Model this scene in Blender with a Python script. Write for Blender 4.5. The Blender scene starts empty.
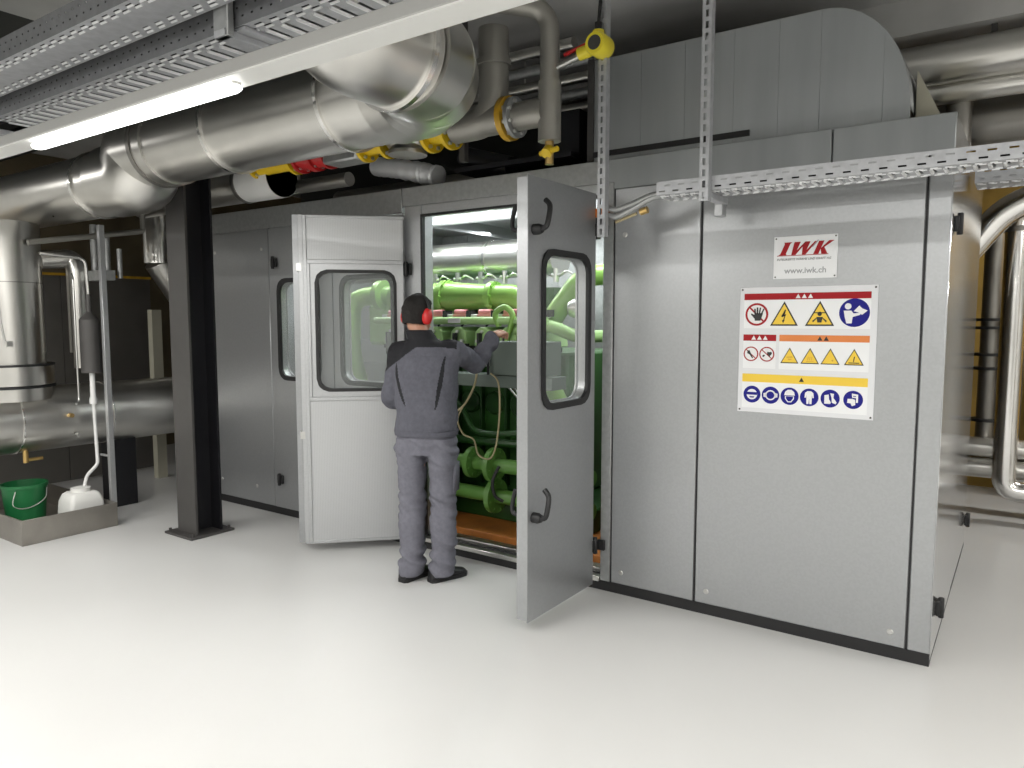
import bpy, math, random
from mathutils import Vector, Matrix, noise
random.seed(7)
C = bpy.context.scene.collection
sc = bpy.context.scene
PI = math.pi
# ------------------------------------------------------------------ camera, world, light, exposure
cd = bpy.data.cameras.new('camera'); cam = bpy.data.objects.new('camera', cd); C.objects.link(cam)
cam.location = (0, 0, 1.62)
cam.rotation_euler = (math.radians(85.0), 0, math.radians(35.0))
cd.sensor_width = 36; cd.lens = 36*735/1024; cd.clip_start = .05; cd.clip_end = 60
sc.camera = cam
w = bpy.data.worlds.new('world'); sc.world = w; w.use_nodes = True
w.node_tree.nodes['Background'].inputs[0].default_value = (.75, .8, .85, 1)
w.node_tree.nodes['Background'].inputs[1].default_value = .05
sc.view_settings.view_transform = 'Standard'; sc.view_settings.look = 'None'
sc.view_settings.exposure = 0.0; sc.view_settings.gamma = 1; sc.view_settings.use_curve_mapping = False
sc.cycles.max_bounces = 8; sc.cycles.glossy_bounces = 5; sc.cycles.diffuse_bounces = 4
sc.cycles.transparent_max_bounces = 12; sc.cycles.caustics_reflective = False; sc.cycles.caustics_refractive = False
sc.cycles.sample_clamp_indirect = 6; sc.cycles.use_denoising = True
def area(name, loc, sx, sy, power, rot=(0, 0, 0), col=(1, .98, .94)):
    l = bpy.data.lights.new(name, 'AREA'); l.shape = 'RECTANGLE'; l.size = sx; l.size_y = sy; l.energy = power; l.color = col
    o = bpy.data.objects.new(name, l); C.objects.link(o); o.location = loc; o.rotation_euler = rot; return o
K = .71
for y, xs in ((1.5, (.2, 2.6)), (-1.3, (-6, -3.6, -1.2, 1.2)), (-4.0, (-5, -2, 1))):      # tubes of the hall's other luminaires
    for x in xs: area('unseen_hall_light', (x, y, 2.36 if y > 0 else 2.9), 1.5, .12, (48 if y > 0 else 76)*K)
area('unseen_hall_light', (1.4, 4.6, 2.9), .12, 1.5, 38*K)
area('unseen_hall_light', (-7.6, 1.2, 2.9), 1.5, .12, 45*K)  # unseen lamp, its power raised for the dim left panels
area('unseen_hall_light', (-5.6, 1.516, 2.36), 1.5, .12, 40*K)  # unseen lamp added to brighten the enclosure's left end
area('unseen_hall_light', (3.4, 5.0, 2.9), .12, 1.5, 60*K)  # unseen lamp added for brighter reflections in the side panel
area('unseen_hall_light', (3.6, 2.4, 2.9), .12, 1.5, 85*K)  # unseen lamp added to light right-facing surfaces such as the open door
area('unseen_hall_light', (1.2, 7.6, 3.0), 1.5, .12, 60*K)  # unseen lamp added to lift the dark yellow wall at right
for x in (-5.0, -3.6, -2.2): area('enclosure_light', (x, 4.60, 2.40), 1.2, .10, 30*K, col=(.95, 1, 1))
area('enclosure_light', (-3.4, 5.5, 2.42), 2.4, .10, 45*K, col=(.95, 1, 1))
for x in (-5.0, -3.9, -2.9): area('enclosure_light', (x, 4.40, 2.30), 1.0, .06, 16*K, rot=(PI, 0, 0), col=(.95, 1, 1))
area('enclosure_light', (-1.2, 5.0, 2.4), 1.2, .10, 30*K, col=(.95, 1, 1))

# ------------------------------------------------------------------ materials
MAT = {}
def mat(name, col, rough=.5, metal=0., var=0., scale=8., bump=0., bscale=None, col2=None, alpha=1., emit=0., spec=.5, stretch=(1, 1, 1), kind='noise', trans=0., rvar=0.):
    m = bpy.data.materials.new(name); m.use_nodes = True; nt = m.node_tree; N = nt.nodes; L = nt.links
    b = N['Principled BSDF']; b.inputs['Roughness'].default_value = rough; b.inputs['Metallic'].default_value = metal
    b.inputs['Base Color'].default_value = (*col, 1); b.inputs['Specular IOR Level'].default_value = spec
    if alpha < 1: b.inputs['Alpha'].default_value = alpha
    if trans: b.inputs['Transmission Weight'].default_value = trans
    if emit: b.inputs['Emission Color'].default_value = (*col, 1); b.inputs['Emission Strength'].default_value = emit
    if var or bump or col2 or rvar:
        tc = N.new('ShaderNodeTexCoord'); mp = N.new('ShaderNodeMapping'); mp.inputs['Scale'].default_value = stretch
        L.new(tc.outputs['Object'], mp.inputs[0])
        if kind == 'voronoi': t = N.new('ShaderNodeTexVoronoi'); t.inputs['Scale'].default_value = scale; out = t.outputs['Color']
        else: t = N.new('ShaderNodeTexNoise'); t.inputs['Scale'].default_value = scale; t.inputs['Detail'].default_value = 5; out = t.outputs['Fac']
        L.new(mp.outputs[0], t.inputs['Vector'])
        sepv = out
        if kind == 'voronoi':
            bw = N.new('ShaderNodeRGBToBW'); L.new(out, bw.inputs[0]); sepv = bw.outputs[0]
        r = N.new('ShaderNodeValToRGB'); L.new(sepv, r.inputs[0])
        c2 = col2 if col2 else tuple(min(1, c*(1+var)) for c in col)
        c1 = col if col2 else tuple(c*(1-var) for c in col)
        r.color_ramp.elements[0].position = .3; r.color_ramp.elements[1].position = .7
        r.color_ramp.elements[0].color = (*c1, 1); r.color_ramp.elements[1].color = (*c2, 1)
        L.new(r.outputs[0], b.inputs['Base Color'])
        if rvar:
            mr = N.new('ShaderNodeMapRange'); mr.inputs['To Min'].default_value = rough-rvar; mr.inputs['To Max'].default_value = rough+rvar
            L.new(sepv, mr.inputs['Value']); L.new(mr.outputs[0], b.inputs['Roughness'])
        if bump:
            t2 = N.new('ShaderNodeTexNoise'); t2.inputs['Scale'].default_value = bscale or scale; t2.inputs['Detail'].default_value = 4
            L.new(mp.outputs[0], t2.inputs['Vector'])
            bp = N.new('ShaderNodeBump'); bp.inputs['Strength'].default_value = bump; bp.inputs['Distance'].default_value = .01
            L.new(t2.outputs['Fac'], bp.inputs['Height']); L.new(bp.outputs[0], b.inputs['Normal'])
    MAT[name] = m; return m
mat('galv', (.40, .41, .42), .35, .68, .022, 90, .05, 1.1, kind='voronoi', rvar=.02)
mat('galv_light', (.50, .51, .52), .42, .75, .02, 90, .03, 2, kind='voronoi')
mat('galv_dull', (.42, .43, .43), .5, .8, .10, 30, .05, 3)
mat('hood_metal', (.40, .42, .43), .48, .75, .07, 3, .04, 2, stretch=(3, 3, .3))
mat('side_metal', (.86, .87, .89), .14, .95, .04, 40, .02, 2, kind='voronoi')
mat('clad', (.66, .65, .62), .30, 1., .06, 3, .05, 2.5, rvar=.05)
mat('clad_bright', (.85, .84, .82), .2, 1., .05, 6, .05, 3)
mat('pipe_gray', (.33, .32, .29), .4, .5, .08, 6)
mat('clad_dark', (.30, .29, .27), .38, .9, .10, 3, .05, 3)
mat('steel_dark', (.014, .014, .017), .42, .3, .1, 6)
mat('steel_gray', (.075, .072, .07), .5, .3, .08, 6)
mat('rubber', (.012, .012, .013), .5)
mat('box_grey', (.12, .15, .13), .45, .3)
mat('tray_lip', (.85, .86, .87), .4, .3)  # pale metal; highlights on the tray lips are put into this colour
mat('tray_metal', (.50, .51, .53), .45, .55, .10, 25, .04, 9)
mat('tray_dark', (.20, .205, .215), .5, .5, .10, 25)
mat('rail_white', (.74, .74, .72), .45)
mat('rail_shaded', (.40, .40, .39), .5, .2)  # side of the white rail, its shade put into the grey
mat('tube', (1, .99, .96), .3, emit=5.)
mat('green', (.27, .50, .11), .28, 0, .05, 4, spec=.6)
mat('green_lt', (.38, .60, .24), .3, 0, .06, 5)
mat('green_shaded', (.13, .30, .06), .35, 0, .08, 4)  # same green paint, darkened for the shade around the low pipes
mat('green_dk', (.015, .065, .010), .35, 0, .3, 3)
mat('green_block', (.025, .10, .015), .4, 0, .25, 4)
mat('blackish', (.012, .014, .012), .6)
mat('pan', (.42, .15, .03), .5, 0, .3, 5)
mat('yellow', (.80, .55, .02), .38, 0, .05, 10)
mat('yellow_dull', (.62, .36, .03), .45, 0, .25, 12)
mat('yellow_lemon', (.85, .72, .05), .4)
mat('red_paint', (.48, .02, .02), .32, 0, .1, 8)
mat('bolt', (.6, .6, .58), .3, .9)
mat('brass', (.62, .42, .16), .3, .9)
mat('orange', (.80, .22, .03), .5)
mat('white', (.80, .80, .79), .45)
mat('pink', (.80, .30, .32), .45)
mat('plastic_green', (.015, .16, .05), .4)
mat('canister', (.80, .80, .77), .5)
mat('tray_steel', (.34, .32, .29), .4, .85, .12, 5, .06, 4)
mat('glass', (.9, .97, .95), .03, 0, alpha=.10, spec=.8)
mat('cable', (.45, .38, .22), .6)
mat('fabric', (.095, .096, .118), .9, 0, .10, 45, .25, 60)
mat('fabric_trouser', (.15, .15, .18), .9, 0, .10, 45, .25, 60)
mat('fabric_black', (.008, .008, .011), .85, 0, .1, 40)
mat('skin', (.52, .27, .18), .5, 0, .05, 20)
mat('hair', (.008, .006, .005), .75, 0, .3, 60, .6, 90, stretch=(3, 3, 1))
mat('muff', (.62, .03, .03), .35)
mat('shoe', (.014, .014, .016), .45)
mat('floor', (.66, .66, .65), .30, 0, .03, .8, .02, 3, spec=.4, rvar=.05)
mat('concrete', (.50, .50, .49), .85, 0, .12, 2.5, .2, 12)
mat('concrete_lt', (.5, .5, .48), .8, 0, .12, 3)
mat('wall_paint', (.62, .62, .60), .7, 0, .04, 2)
mat('wall_yellow', (.40, .25, .05), .7, 0, .25, 2)
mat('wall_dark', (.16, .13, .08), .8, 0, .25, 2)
mat('sheet_dark', (.20, .19, .175), .45, .6, .1, 3)
mat('ink_red', (.36, .015, .02), .6, spec=.2); mat('ink_blue', (.015, .015, .22), .6, spec=.2); mat('ink_yellow', (.85, .58, .05), .5)
mat('ink_orange', (.72, .22, .05), .5); mat('ink_black', (.02, .02, .02), .5); mat('ink_grey', (.36, .37, .38), .5); mat('ink_white', (.82, .82, .82), .5)
mat('sign_base', (.74, .75, .77), .35); mat('sign_white', (.84, .85, .86), .4)
mat('cream', (.52, .50, .40), .6, 0, .05, 4)
# perforated lining: fine dot grain on the flat inner sheets of the doors
def perf(name, col):
    m = mat(name, col, .42, .7); nt = m.node_tree; N = nt.nodes; L = nt.links; b = N['Principled BSDF']
    tc = N.new('ShaderNodeTexCoord'); t = N.new('ShaderNodeTexVoronoi'); t.inputs['Scale'].default_value = 130; t.inputs['Randomness'].default_value = .1
    L.new(tc.outputs['Object'], t.inputs['Vector']); r = N.new('ShaderNodeValToRGB'); L.new(t.outputs['Distance'], r.inputs[0])
    r.color_ramp.elements[0].position = .22; r.color_ramp.elements[0].color = (*[c*.80 for c in col], 1)
    r.color_ramp.elements[1].position = .36; r.color_ramp.elements[1].color = (*col, 1)
    L.new(r.outputs[0], b.inputs['Base Color'])
perf('perforated', (.55, .56, .57))

# ------------------------------------------------------------------ helpers
def origin(o):
    v = Vector((0, 0, 0))
    while o is not None: v += o.location; o = o.parent
    return v
def tag(o, label=None, cat=None, group=None, kind=None):
    if label: o['label'] = label
    if cat: o['category'] = cat
    if group: o['group'] = group
    if kind: o['kind'] = kind
    return o
def thing(name, loc, label, cat, group=None):
    o = bpy.data.objects.new(name, None); C.objects.link(o); o.location = loc; o.empty_display_size = .1
    return tag(o, label, cat, group)
def catmull(pts, n=6):
    P = [Vector(p) for p in pts]; out = []
    for i in range(len(P)-1):
        p0 = P[max(i-1, 0)]; p1 = P[i]; p2 = P[i+1]; p3 = P[min(i+2, len(P)-1)]
        for k in range(n):
            t = k/n
            out.append(.5*((2*p1)+(p2-p0)*t+(2*p0-5*p1+4*p2-p3)*t*t+(3*p1-p0-3*p2+p3)*t**3))
    out.append(P[-1]); return out
def fillet(pts, r, n=6):
    P = [Vector(p) for p in pts]; out = [P[0]]
    for i in range(1, len(P)-1):
        a = (P[i-1]-P[i]); b = (P[i+1]-P[i]); rr = min(r, a.length*.49, b.length*.49)
        a = P[i]+a.normalized()*rr; b = P[i]+b.normalized()*rr
        for k in range(n+1):
            t = k/n; out.append(a*(1-t)**2+P[i]*2*t*(1-t)+b*t*t)
    out.append(P[-1]); return out
class MB:
    def __init__(s, xf=None): s.v = []; s.f = []; s.mi = []; s.xf = xf
    def add(s, vs, fs, m=0):
        n = len(s.v)
        for p in vs:
            p = Vector(p); s.v.append(s.xf(p) if s.xf else p)
        for f in fs: s.f.append([n+i for i in f]); s.mi.append(m)
        return s
    def box(s, x0, x1, y0, y1, z0, z1, m=0):
        return s.add([(x, y, z) for z in (z0, z1) for y in (y0, y1) for x in (x0, x1)],
                     [(0, 2, 3, 1), (4, 5, 7, 6), (0, 1, 5, 4), (2, 6, 7, 3), (0, 4, 6, 2), (1, 3, 7, 5)], m)
    def prism(s, poly, a, b, axis='y', m=0):          # poly of 2-D points pushed along an axis
        def P(u, v, d): return {'y': (u, d, v), 'x': (d, u, v), 'z': (u, v, d)}[axis]
        n = len(poly)
        return s.add([P(*p, a) for p in poly]+[P(*p, b) for p in poly],
                     [list(range(n))[::-1], list(range(n, 2*n))]+[(i, (i+1) % n, n+(i+1) % n, n+i) for i in range(n)], m)
    def tube(s, pts, r, seg=16, caps=True, m=0, rs=None, flat=None):
        P = [Vector(p) for p in pts]; n = len(P); T = []
        for i in range(n):
            t = (P[min(i+1, n-1)]-P[max(i-1, 0)]); T.append(t.normalized() if t.length > 1e-9 else Vector((0, 0, 1)))
        ref = Vector((0, 0, 1)) if abs(T[0].z) < .9 else Vector((1, 0, 0))
        u = T[0].cross(ref).normalized(); vs = []
        for i in range(n):
            u = (u-T[i]*u.dot(T[i])); u.normalize(); w_ = T[i].cross(u); rr = rs[i] if rs else r
            for k in range(seg):
                a = 2*PI*k/seg; vs.append(P[i]+u*math.cos(a)*rr+w_*math.sin(a)*rr)
        fs = [(i*seg+k, i*seg+(k+1) % seg, (i+1)*seg+(k+1) % seg, (i+1)*seg+k) for i in range(n-1) for k in range(seg)]
        if caps: fs += [list(range(seg))[::-1], [(n-1)*seg+k for k in range(seg)]]
        return s.add(vs, fs, m)
    def cyl(s, a, b, r, seg=20, m=0, r2=None): return s.tube([a, b], r, seg, True, m, rs=[r, r2 if r2 is not None else r])
    def loft(s, rings, m=0):
        seg = len(rings[0]); n = len(rings); vs = [p for r in rings for p in r]
        fs = [(i*seg+k, i*seg+(k+1) % seg, (i+1)*seg+(k+1) % seg, (i+1)*seg+k) for i in range(n-1) for k in range(seg)]
        fs += [list(range(seg))[::-1], [(n-1)*seg+k for k in range(seg)]]
        return s.add(vs, fs, m)
    def lathe(s, prof, c, seg=28, axis='z', m=0):
        vs = []
        for r, h in prof:
            for k in range(seg):
                a = 2*PI*k/seg; u, v = r*math.cos(a), r*math.sin(a)
                vs.append(Vector(c)+Vector({'z': (u, v, h), 'y': (u, h, v), 'x': (h, u, v)}[axis]))
        n = len(prof); fs = [(i*seg+k, i*seg+(k+1) % seg, (i+1)*seg+(k+1) % seg, (i+1)*seg+k) for i in range(n-1) for k in range(seg)]
        fs += [list(range(seg))[::-1], [(n-1)*seg+k for k in range(seg)]]
        return s.add(vs, fs, m)
    def ball(s, c, rx, ry=None, rz=None, seg=14, ring=9, m=0):
        ry = ry or rx; rz = rz or rx; vs = [Vector(c)+Vector((rx*math.sin(PI*i/ring)*math.cos(2*PI*k/seg), ry*math.sin(PI*i/ring)*math.sin(2*PI*k/seg), rz*math.cos(PI*i/ring))) for i in range(ring+1) for k in range(seg)]
        return s.add(vs, [(i*seg+k, (i+1)*seg+k, (i+1)*seg+(k+1) % seg, i*seg+(k+1) % seg) for i in range(ring) for k in range(seg)], m)
    def frame(s, o, i, r, d0, d1, ro=0, m=0, axis='y'):   # plate o=(u0,u1,v0,v1) with a rounded hole i
        cu, cv = (i[0]+i[1])/2, (i[2]+i[3])/2
        def edge(rc, rad, a):
            dx, dy = math.cos(a), math.sin(a)
            def ins(t):
                x, y = cu+dx*t, cv+dy*t
                if not (rc[0] <= x <= rc[1] and rc[2] <= y <= rc[3]): return False
                qx = max(rc[0]+rad-x, x-rc[1]+rad, 0); qy = max(rc[2]+rad-y, y-rc[3]+rad, 0)
                return not (qx > 0 and qy > 0 and qx*qx+qy*qy > rad*rad)
            lo, hi = 0, 5
            for _ in range(26):
                md = (lo+hi)/2
                if ins(md): lo = md
                else: hi = md
            return (cu+dx*lo, cv+dy*lo)
        an = [2*PI*k/72 for k in range(72)]+[math.atan2(y-cv, x-cu) % (2*PI) for x in o[:2] for y in o[2:]]; an = sorted(an)
        O = [edge(o, ro, a) for a in an]; I = [edge(i, r, a) for a in an]; n = len(an)
        def P(p, d): return {'y': (p[0], d, p[1]), 'x': (d, p[0], p[1])}[axis]
        vs = [P(p, d0) for p in O]+[P(p, d0) for p in I]+[P(p, d1) for p in O]+[P(p, d1) for p in I]; fs = []
        for k in range(n):
            j = (k+1) % n; fs += [(k, j, n+j, n+k), (2*n+k, 3*n+k, 3*n+j, 2*n+j), (k, 2*n+k, 2*n+j, j), (n+k, n+j, 3*n+j, 3*n+k)]
        return s.add(vs, fs, m)
    def build(s, name, mt, parent=None, bevel=0, sharp=32, flat=False, solid=0):
        o_ = origin(parent) if parent else Vector((0, 0, 0))
        me = bpy.data.meshes.new(name); me.from_pydata([p-o_ for p in s.v], [], s.f)
        for q in (mt if isinstance(mt, (list, tuple)) else [mt]): me.materials.append(MAT[q])
        me.polygons.foreach_set('material_index', s.mi)
        if not flat:
            me.polygons.foreach_set('use_smooth', [True]*len(me.polygons)); me.set_sharp_from_angle(angle=math.radians(sharp))
        me.update(); o = bpy.data.objects.new(name, me); C.objects.link(o); o.parent = parent
        if solid: md = o.modifiers.new('thick', 'SOLIDIFY'); md.thickness = solid; md.offset = 0
        if bevel: md = o.modifiers.new('edge', 'BEVEL'); md.width = bevel; md.segments = 1; md.limit_method = 'ANGLE'
        return o
def struct(mb, name, mt): return tag(mb.build(name, mt), kind='structure')
def solo(mb, name, mt, label, cat, group=None, **k):
    """a thing that is one mesh: its verts are stored about its own base"""
    lo = Vector((sum(p.x for p in mb.v)/len(mb.v), sum(p.y for p in mb.v)/len(mb.v), min(p.z for p in mb.v)))
    mb.v = [p-lo for p in mb.v]; o = mb.build(name, mt, **k); o.location = lo; return tag(o, label, cat, group)
def copy_tree(o, parent=None):
    c = o.copy(); C.objects.link(c); c.parent = parent
    for ch in list(o.children): copy_tree(ch, c)
    return c
def hexn(n, r, c=(0, 0), ph=0): return [(c[0]+r*math.cos(2*PI*k/n+ph), c[1]+r*math.sin(2*PI*k/n+ph)) for k in range(n)]

# ------------------------------------------------------------------ room
struct(MB().box(-9.2, 5, -6, 8.6, -.1, 0), 'floor', 'floor')
struct(MB().box(-9.2, 5, -6, 8.6, 3.45, 3.6), 'ceiling', 'concrete')
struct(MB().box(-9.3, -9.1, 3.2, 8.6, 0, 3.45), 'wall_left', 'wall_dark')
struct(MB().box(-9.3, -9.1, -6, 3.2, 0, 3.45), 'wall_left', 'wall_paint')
struct(MB().box(5, 5.2, -6, 8.6, 0, 3.45), 'wall_right', 'wall_paint')
struct(MB().box(-9.2, 5, -6.2, -6, 0, 3.45), 'wall_front', 'wall_paint')
struct(MB().box(-9.2, 5, 8.4, 8.6, 0, 3.45), 'wall_back', 'wall_yellow')
struct(MB().box(-4.40, -3.6, -1, 1.95, 3.2, 3.45), 'trim_1', 'concrete_lt')
struct(MB().box(-9.1, -2.3, -.5, 3.0, 3.34, 3.44), 'ceiling_shade_sheet', 'blackish')     # black sheet added so the ceiling here reads as unlit
struct(MB().box(-9.2, 5, 4.9, 5.5, 3.25, 3.45), 'trim_2', 'concrete')

# ------------------------------------------------------------------ the sound enclosure
F = 3.83; XL, XR, YB, TOP = -5.95, -.30, 6.10, 2.53
enc = thing('sound_enclosure', (-3.1, F, 0), 'large galvanized steel sound enclosure around the green engine, doors standing open', 'enclosure')
def panel(x0, x1, z0, z1, y=F, t=.05, m='galv', name='wall_panel', bevel=.004):
    return MB().box(x0+.002, x1-.002, y, y+t, z0, z1).build(name, m, enc, bevel=bevel)
MB().box(XL, XR-.002, F+.002, F+.05, 0, .06).build('base_strip', 'rubber', enc)
MB().box(XR-.05, XR-.003, F+.05, YB, 0, .03).build('base_strip', 'rubber', enc)
panel(XL, -5.11, .06, 2.36); panel(-1.965, -1.452, .06, 2.36); panel(-1.446, -.402, .06, 2.36)
panel(-.398, XR, .06, 2.36, name='corner_post')
panel(XL, -3.62, 2.36, TOP, m='galv_dull', name='fascia_panel'); panel(-3.62, -2.02, 2.40, TOP, m='galv_dull', name='fascia_panel')
panel(-2.02, -.812, 2.36, TOP, m='hood_metal', name='fascia_panel'); panel(-.811, XR, 2.36, TOP, m='hood_metal', name='fascia_panel')
for x in (-5.11, -1.965, -1.449, -.400): MB().box(x-.0035, x+.0035, F+.006, F+.045, .06, 2.36).build('joint_seal', 'rubber', enc)
# posts and header round the doorway
MB().box(-3.60, -3.44, F, F+.12, .06, 2.40).build('door_post', 'galv_light', enc, bevel=.004)
MB().box(-2.035, -1.97, F-.004, F+.12, .06, 2.40).build('door_post', 'galv_dull', enc, bevel=.004)
MB().box(-3.44, -2.035, F, F+.12, 2.335, 2.40).build('door_header', 'galv_light', enc, bevel=.004)
MB().box(-3.44, -3.425, F-.012, F+.02, .10, 2.335).box(-3.44, -2.035, F-.012, F+.02, 2.322, 2.337).build('door_seal', 'rubber', enc)
MB().box(-3.44, -2.035, F-.02, F+.14, .055, .085).box(-3.44, -2.035, F+.06, F+.14, .085, .11).build('door_sill', 'clad', enc, bevel=.003)
MB().box(-3.44, -2.035, F+.03, F+.05, .085, .095).build('sill_seal', 'rubber', enc)
# sides, back, roof
MB().box(XR-.05, XR, F+.004, 4.93, .03, TOP).build('side_panel', 'side_metal', enc, bevel=.004)
MB().box(XR-.05, XR-.002, 4.936, YB, .03, TOP).build('side_panel', 'side_metal', enc, bevel=.004)
MB().box(XL, XL+.05, F+.05, YB, 0, TOP).build('side_panel', 'galv', enc)
for i, x in enumerate((-5.9, -4.8, -3.7, -2.6, -1.5)): MB().box(x+.003, x+1.097, YB-.05, YB, 0, TOP).build('back_panel', 'galv_dull', enc)
MB().box(XL+.01, XR-.01, F+.05, YB, TOP-.04, TOP-.005).build('roof', 'galv_light', enc)
for x in (-5.2, -4.2, -3.2, -2.2): MB().box(x, x+.07, F+.2, YB-.06, TOP-.14, TOP-.04).build('roof_beam', 'galv_light', enc)
MB().box(XL+.1, XR-.1, 4.5, 4.58, TOP-.16, TOP-.05).build('roof_beam', 'galv_light', enc)
for x, z in ((-5.35, .2), (-1.9, .13), (-.47, .13), (-1.38, .13), (-5.85, .2), (-1.9, 2.1), (-5.85, 2.2), (-5.2, 2.2)):
    MB().lathe([(.0, -.004), (.012, -.004), (.016, 0)], (x, F, z), 10, 'y').build('bolt_head', 'bolt', enc)
def hinge(x, y, z, side='f'):
    mb = MB()
    if side == 'f': mb.box(x-.035, x+.035, y-.018, y, z-.035, z+.035).cyl((x-.004, y-.02, z-.05), (x-.004, y-.02, z+.05), .014, 10)
    else: mb.box(x, x+.018, y-.035, y+.035, z-.035, z+.035).cyl((x+.02, y, z-.05), (x+.02, y, z+.05), .014, 10)
    return mb.build('hinge', 'rubber', enc, bevel=.003)
hinge(-5.03, F, 2.08); hinge(-5.02, F, .30); hinge(XR, 4.0, 2.06, 's'); hinge(XR, 4.05, .22, 's'); hinge(XR, 5.98, .22, 's')
# door leaves: local frame x = distance from the hinge, y = depth behind the outer face, z = height
def leaf(xf, wd, win, inner=False, handles=True, z0=.05, z1=2.335, t=.07, name='door_leaf', hz_=(2.13, .66)):
    a, b, c, d = win
    dr = MB(xf).frame((0, wd, z0, z1), win, .09, 0, .006).build(name, 'galv', enc, bevel=.002)
    k = .045 if inner else 0.004
    MB(xf).frame((k*.4, wd-k, z0+.008, z1-.008), (a+.005, b-.005, c+.005, d-.005), .085, .006, t).build('leaf_core', 'galv_light' if inner else 'galv', dr, bevel=.002)
    MB(xf).frame((a-.022, b+.022, c-.022, d+.022), (a+.012, b-.012, c+.012, d-.012), .08, -.010, .010, ro=.10).build('window_seal', 'rubber', dr, sharp=50)
    MB(xf).frame((a-.006, b+.006, c-.006, d+.006), (a+.014, b-.014, c+.014, d-.014), .08, t-.005, t+.006, ro=.09).build('window_seal', 'rubber' if inner else 'galv_dull', dr, sharp=50)
    MB(xf).box(a+.01, b-.01, .010, .014, c+.01, d-.01).build('window_pane', 'glass', dr)
    if inner:
        y0 = t; f = .028
        MB(xf).box(.03, wd-.10, y0, y0+.004, z0+.03, c-.07).build('perforated_sheet', 'perforated', dr)
        MB(xf).box(.03, wd-.10, y0, y0+.004, d+.075, z1-.03).build('perforated_sheet', 'perforated', dr)
        MB(xf).box(.02, wd-.085, y0, y0+.012, d+.045, d+.072).box(.02, wd-.085, y0, y0+.012, c-.068, c-.042).box(.02, wd-.075, y0, y0+.012, z0+.01, z0+.03) \
            .box(b+.035, b+.06, y0, y0+.012, c-.042, d+.045).box(wd-.10, wd-.075, y0, y0+.014, z0+.01, z1-.012).box(.012, wd-.075, y0, y0+.010, z1-.03, z1-.010).build('lining_frame', 'galv_light', dr, bevel=.002)
        MB(xf).box(wd-.062, wd-.03, .007, t+.004, 1.95, 2.0).box(wd-.062, wd-.03, .007, t+.004, .80, .85).build('latch_plate', 'bolt', dr)
    if handles:
        for z, up in ((hz_[0], 1), (hz_[1], 1)):
            hb = MB(xf).lathe([(.028, 0), (.028, -.03), (.02, -.05), (.0, -.052)], (wd-.055, 0, z-.06), 16, 'y')
            hb.tube(catmull([(wd-.055, -.03, z-.06), (wd-.05, -.075, z-.05), (wd-.06, -.085, z+.0), (wd-.075, -.08, z+.055), (wd-.085, -.05, z+.085)]), .014, 10)
            hb.build('door_handle', 'rubber', dr)
            hb = MB(xf).lathe([(.02, t), (.02, t+.02), (0, t+.022)], (wd-.055, 0, z-.06), 14, 'y')
            hb.tube(catmull([(wd-.055, t+.01, z-.06), (wd-.05, t+.055, z-.05), (wd-.055, t+.06, z+.0), (wd-.06, t+.045, z+.07)]), .012, 10)
            hb.build('inner_handle', 'rubber', dr)
    return dr
# closed pair on the left
leaf(lambda p: Vector((-5.105+p.x, F+p.y, p.z)), .752, (.12, .59, 1.15, 1.93), z0=.06, z1=2.355, handles=False)
leaf(lambda p: Vector((-3.605-p.x, F+p.y, p.z)), .738, (.115, .64, 1.15, 1.93), z0=.06, z1=2.355, handles=False)
# open left leaf (inner side towards us) and open right leaf (outer side towards us)
s2 = math.sqrt(.5); Nl = Vector((-s2, s2, 0)); Hl = Vector((-3.555, 3.795, 0))+Nl*.07; Dl = Vector((-s2, -s2, 0))
leaf(lambda p: Hl+Dl*p.x-Nl*p.y+Vector((0, 0, p.z)), .765, (.072, .612, 1.13, 1.955), inner=True, handles=False)
leaf(lambda p: Vector((-2.05-p.y, 3.765-p.x, p.z)), .70, (.085, .555, 1.165, 1.965))
for z in (.28, 2.13): MB().box(-2.12, -2.045, 3.755, 3.80, z-.035, z+.035).box(-2.05, -2.0, F-.022, F-.002, z-.03, z+.03).cyl((-2.05, 3.79, z-.05), (-2.05, 3.79, z+.05), .015, 10).build('hinge', 'rubber', enc, bevel=.003)
for z in (.35, 1.97): MB().box(-3.60, -3.53, F-.02, F-.002, z-.04, z+.04).cyl((-3.56, F-.03, z-.05), (-3.56, F-.03, z+.05), .015, 10).build('hinge', 'rubber', enc, bevel=.003)
sw = MB().box(-2.07, -1.99, F-.075, F-.006, 2.20, 2.25).box(-2.10, -2.0, F-.07, F-.02, 2.15, 2.20, m=1).box(-2.04, -2.02, F-.06, F-.03, 2.12, 2.15, m=1)
solo(sw, 'door_switch', ['orange', 'rubber'], 'small orange and black safety switch on the post above the open right door', 'switch', bevel=.004)

# curved air hood on the roof
hood = thing('air_hood', (-1.4, 4.0, TOP), 'curved grey sheet-metal air hood standing on the enclosure roof', 'duct')
HY = 3.93
arc = [(-.90+.40*math.sin(a*PI/2/14), 2.60+.53*math.cos(a*PI/2/14)) for a in range(15)]
xs = [-2.16, -1.86, -1.60, -1.33, -1.10, -.90]
for i in range(5):
    MB().prism([(xs[i]+.0004, 2.545), (xs[i+1]-.0004, 2.545), (xs[i+1]-.0004, 3.13), (xs[i]+.0004, 3.13)], HY, HY+.02).build('hood_panel', 'hood_metal', hood, bevel=.0006)
MB().prism([(-.899, 2.545)]+[(x, z) for x, z in arc[:8]]+[(arc[7][0], 2.545)], HY, HY+.02).build('hood_panel', 'hood_metal', hood, bevel=.0006)
MB().prism([(arc[7][0]+.001, 2.545)]+arc[7:-1]+[(-.50, 2.60), (-.50, 2.545)], HY, HY+.02).build('hood_panel', 'hood_metal', hood, bevel=.0006)
cv = MB(); out = [(-2.16, 3.13)]+arc; n = len(out)
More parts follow.
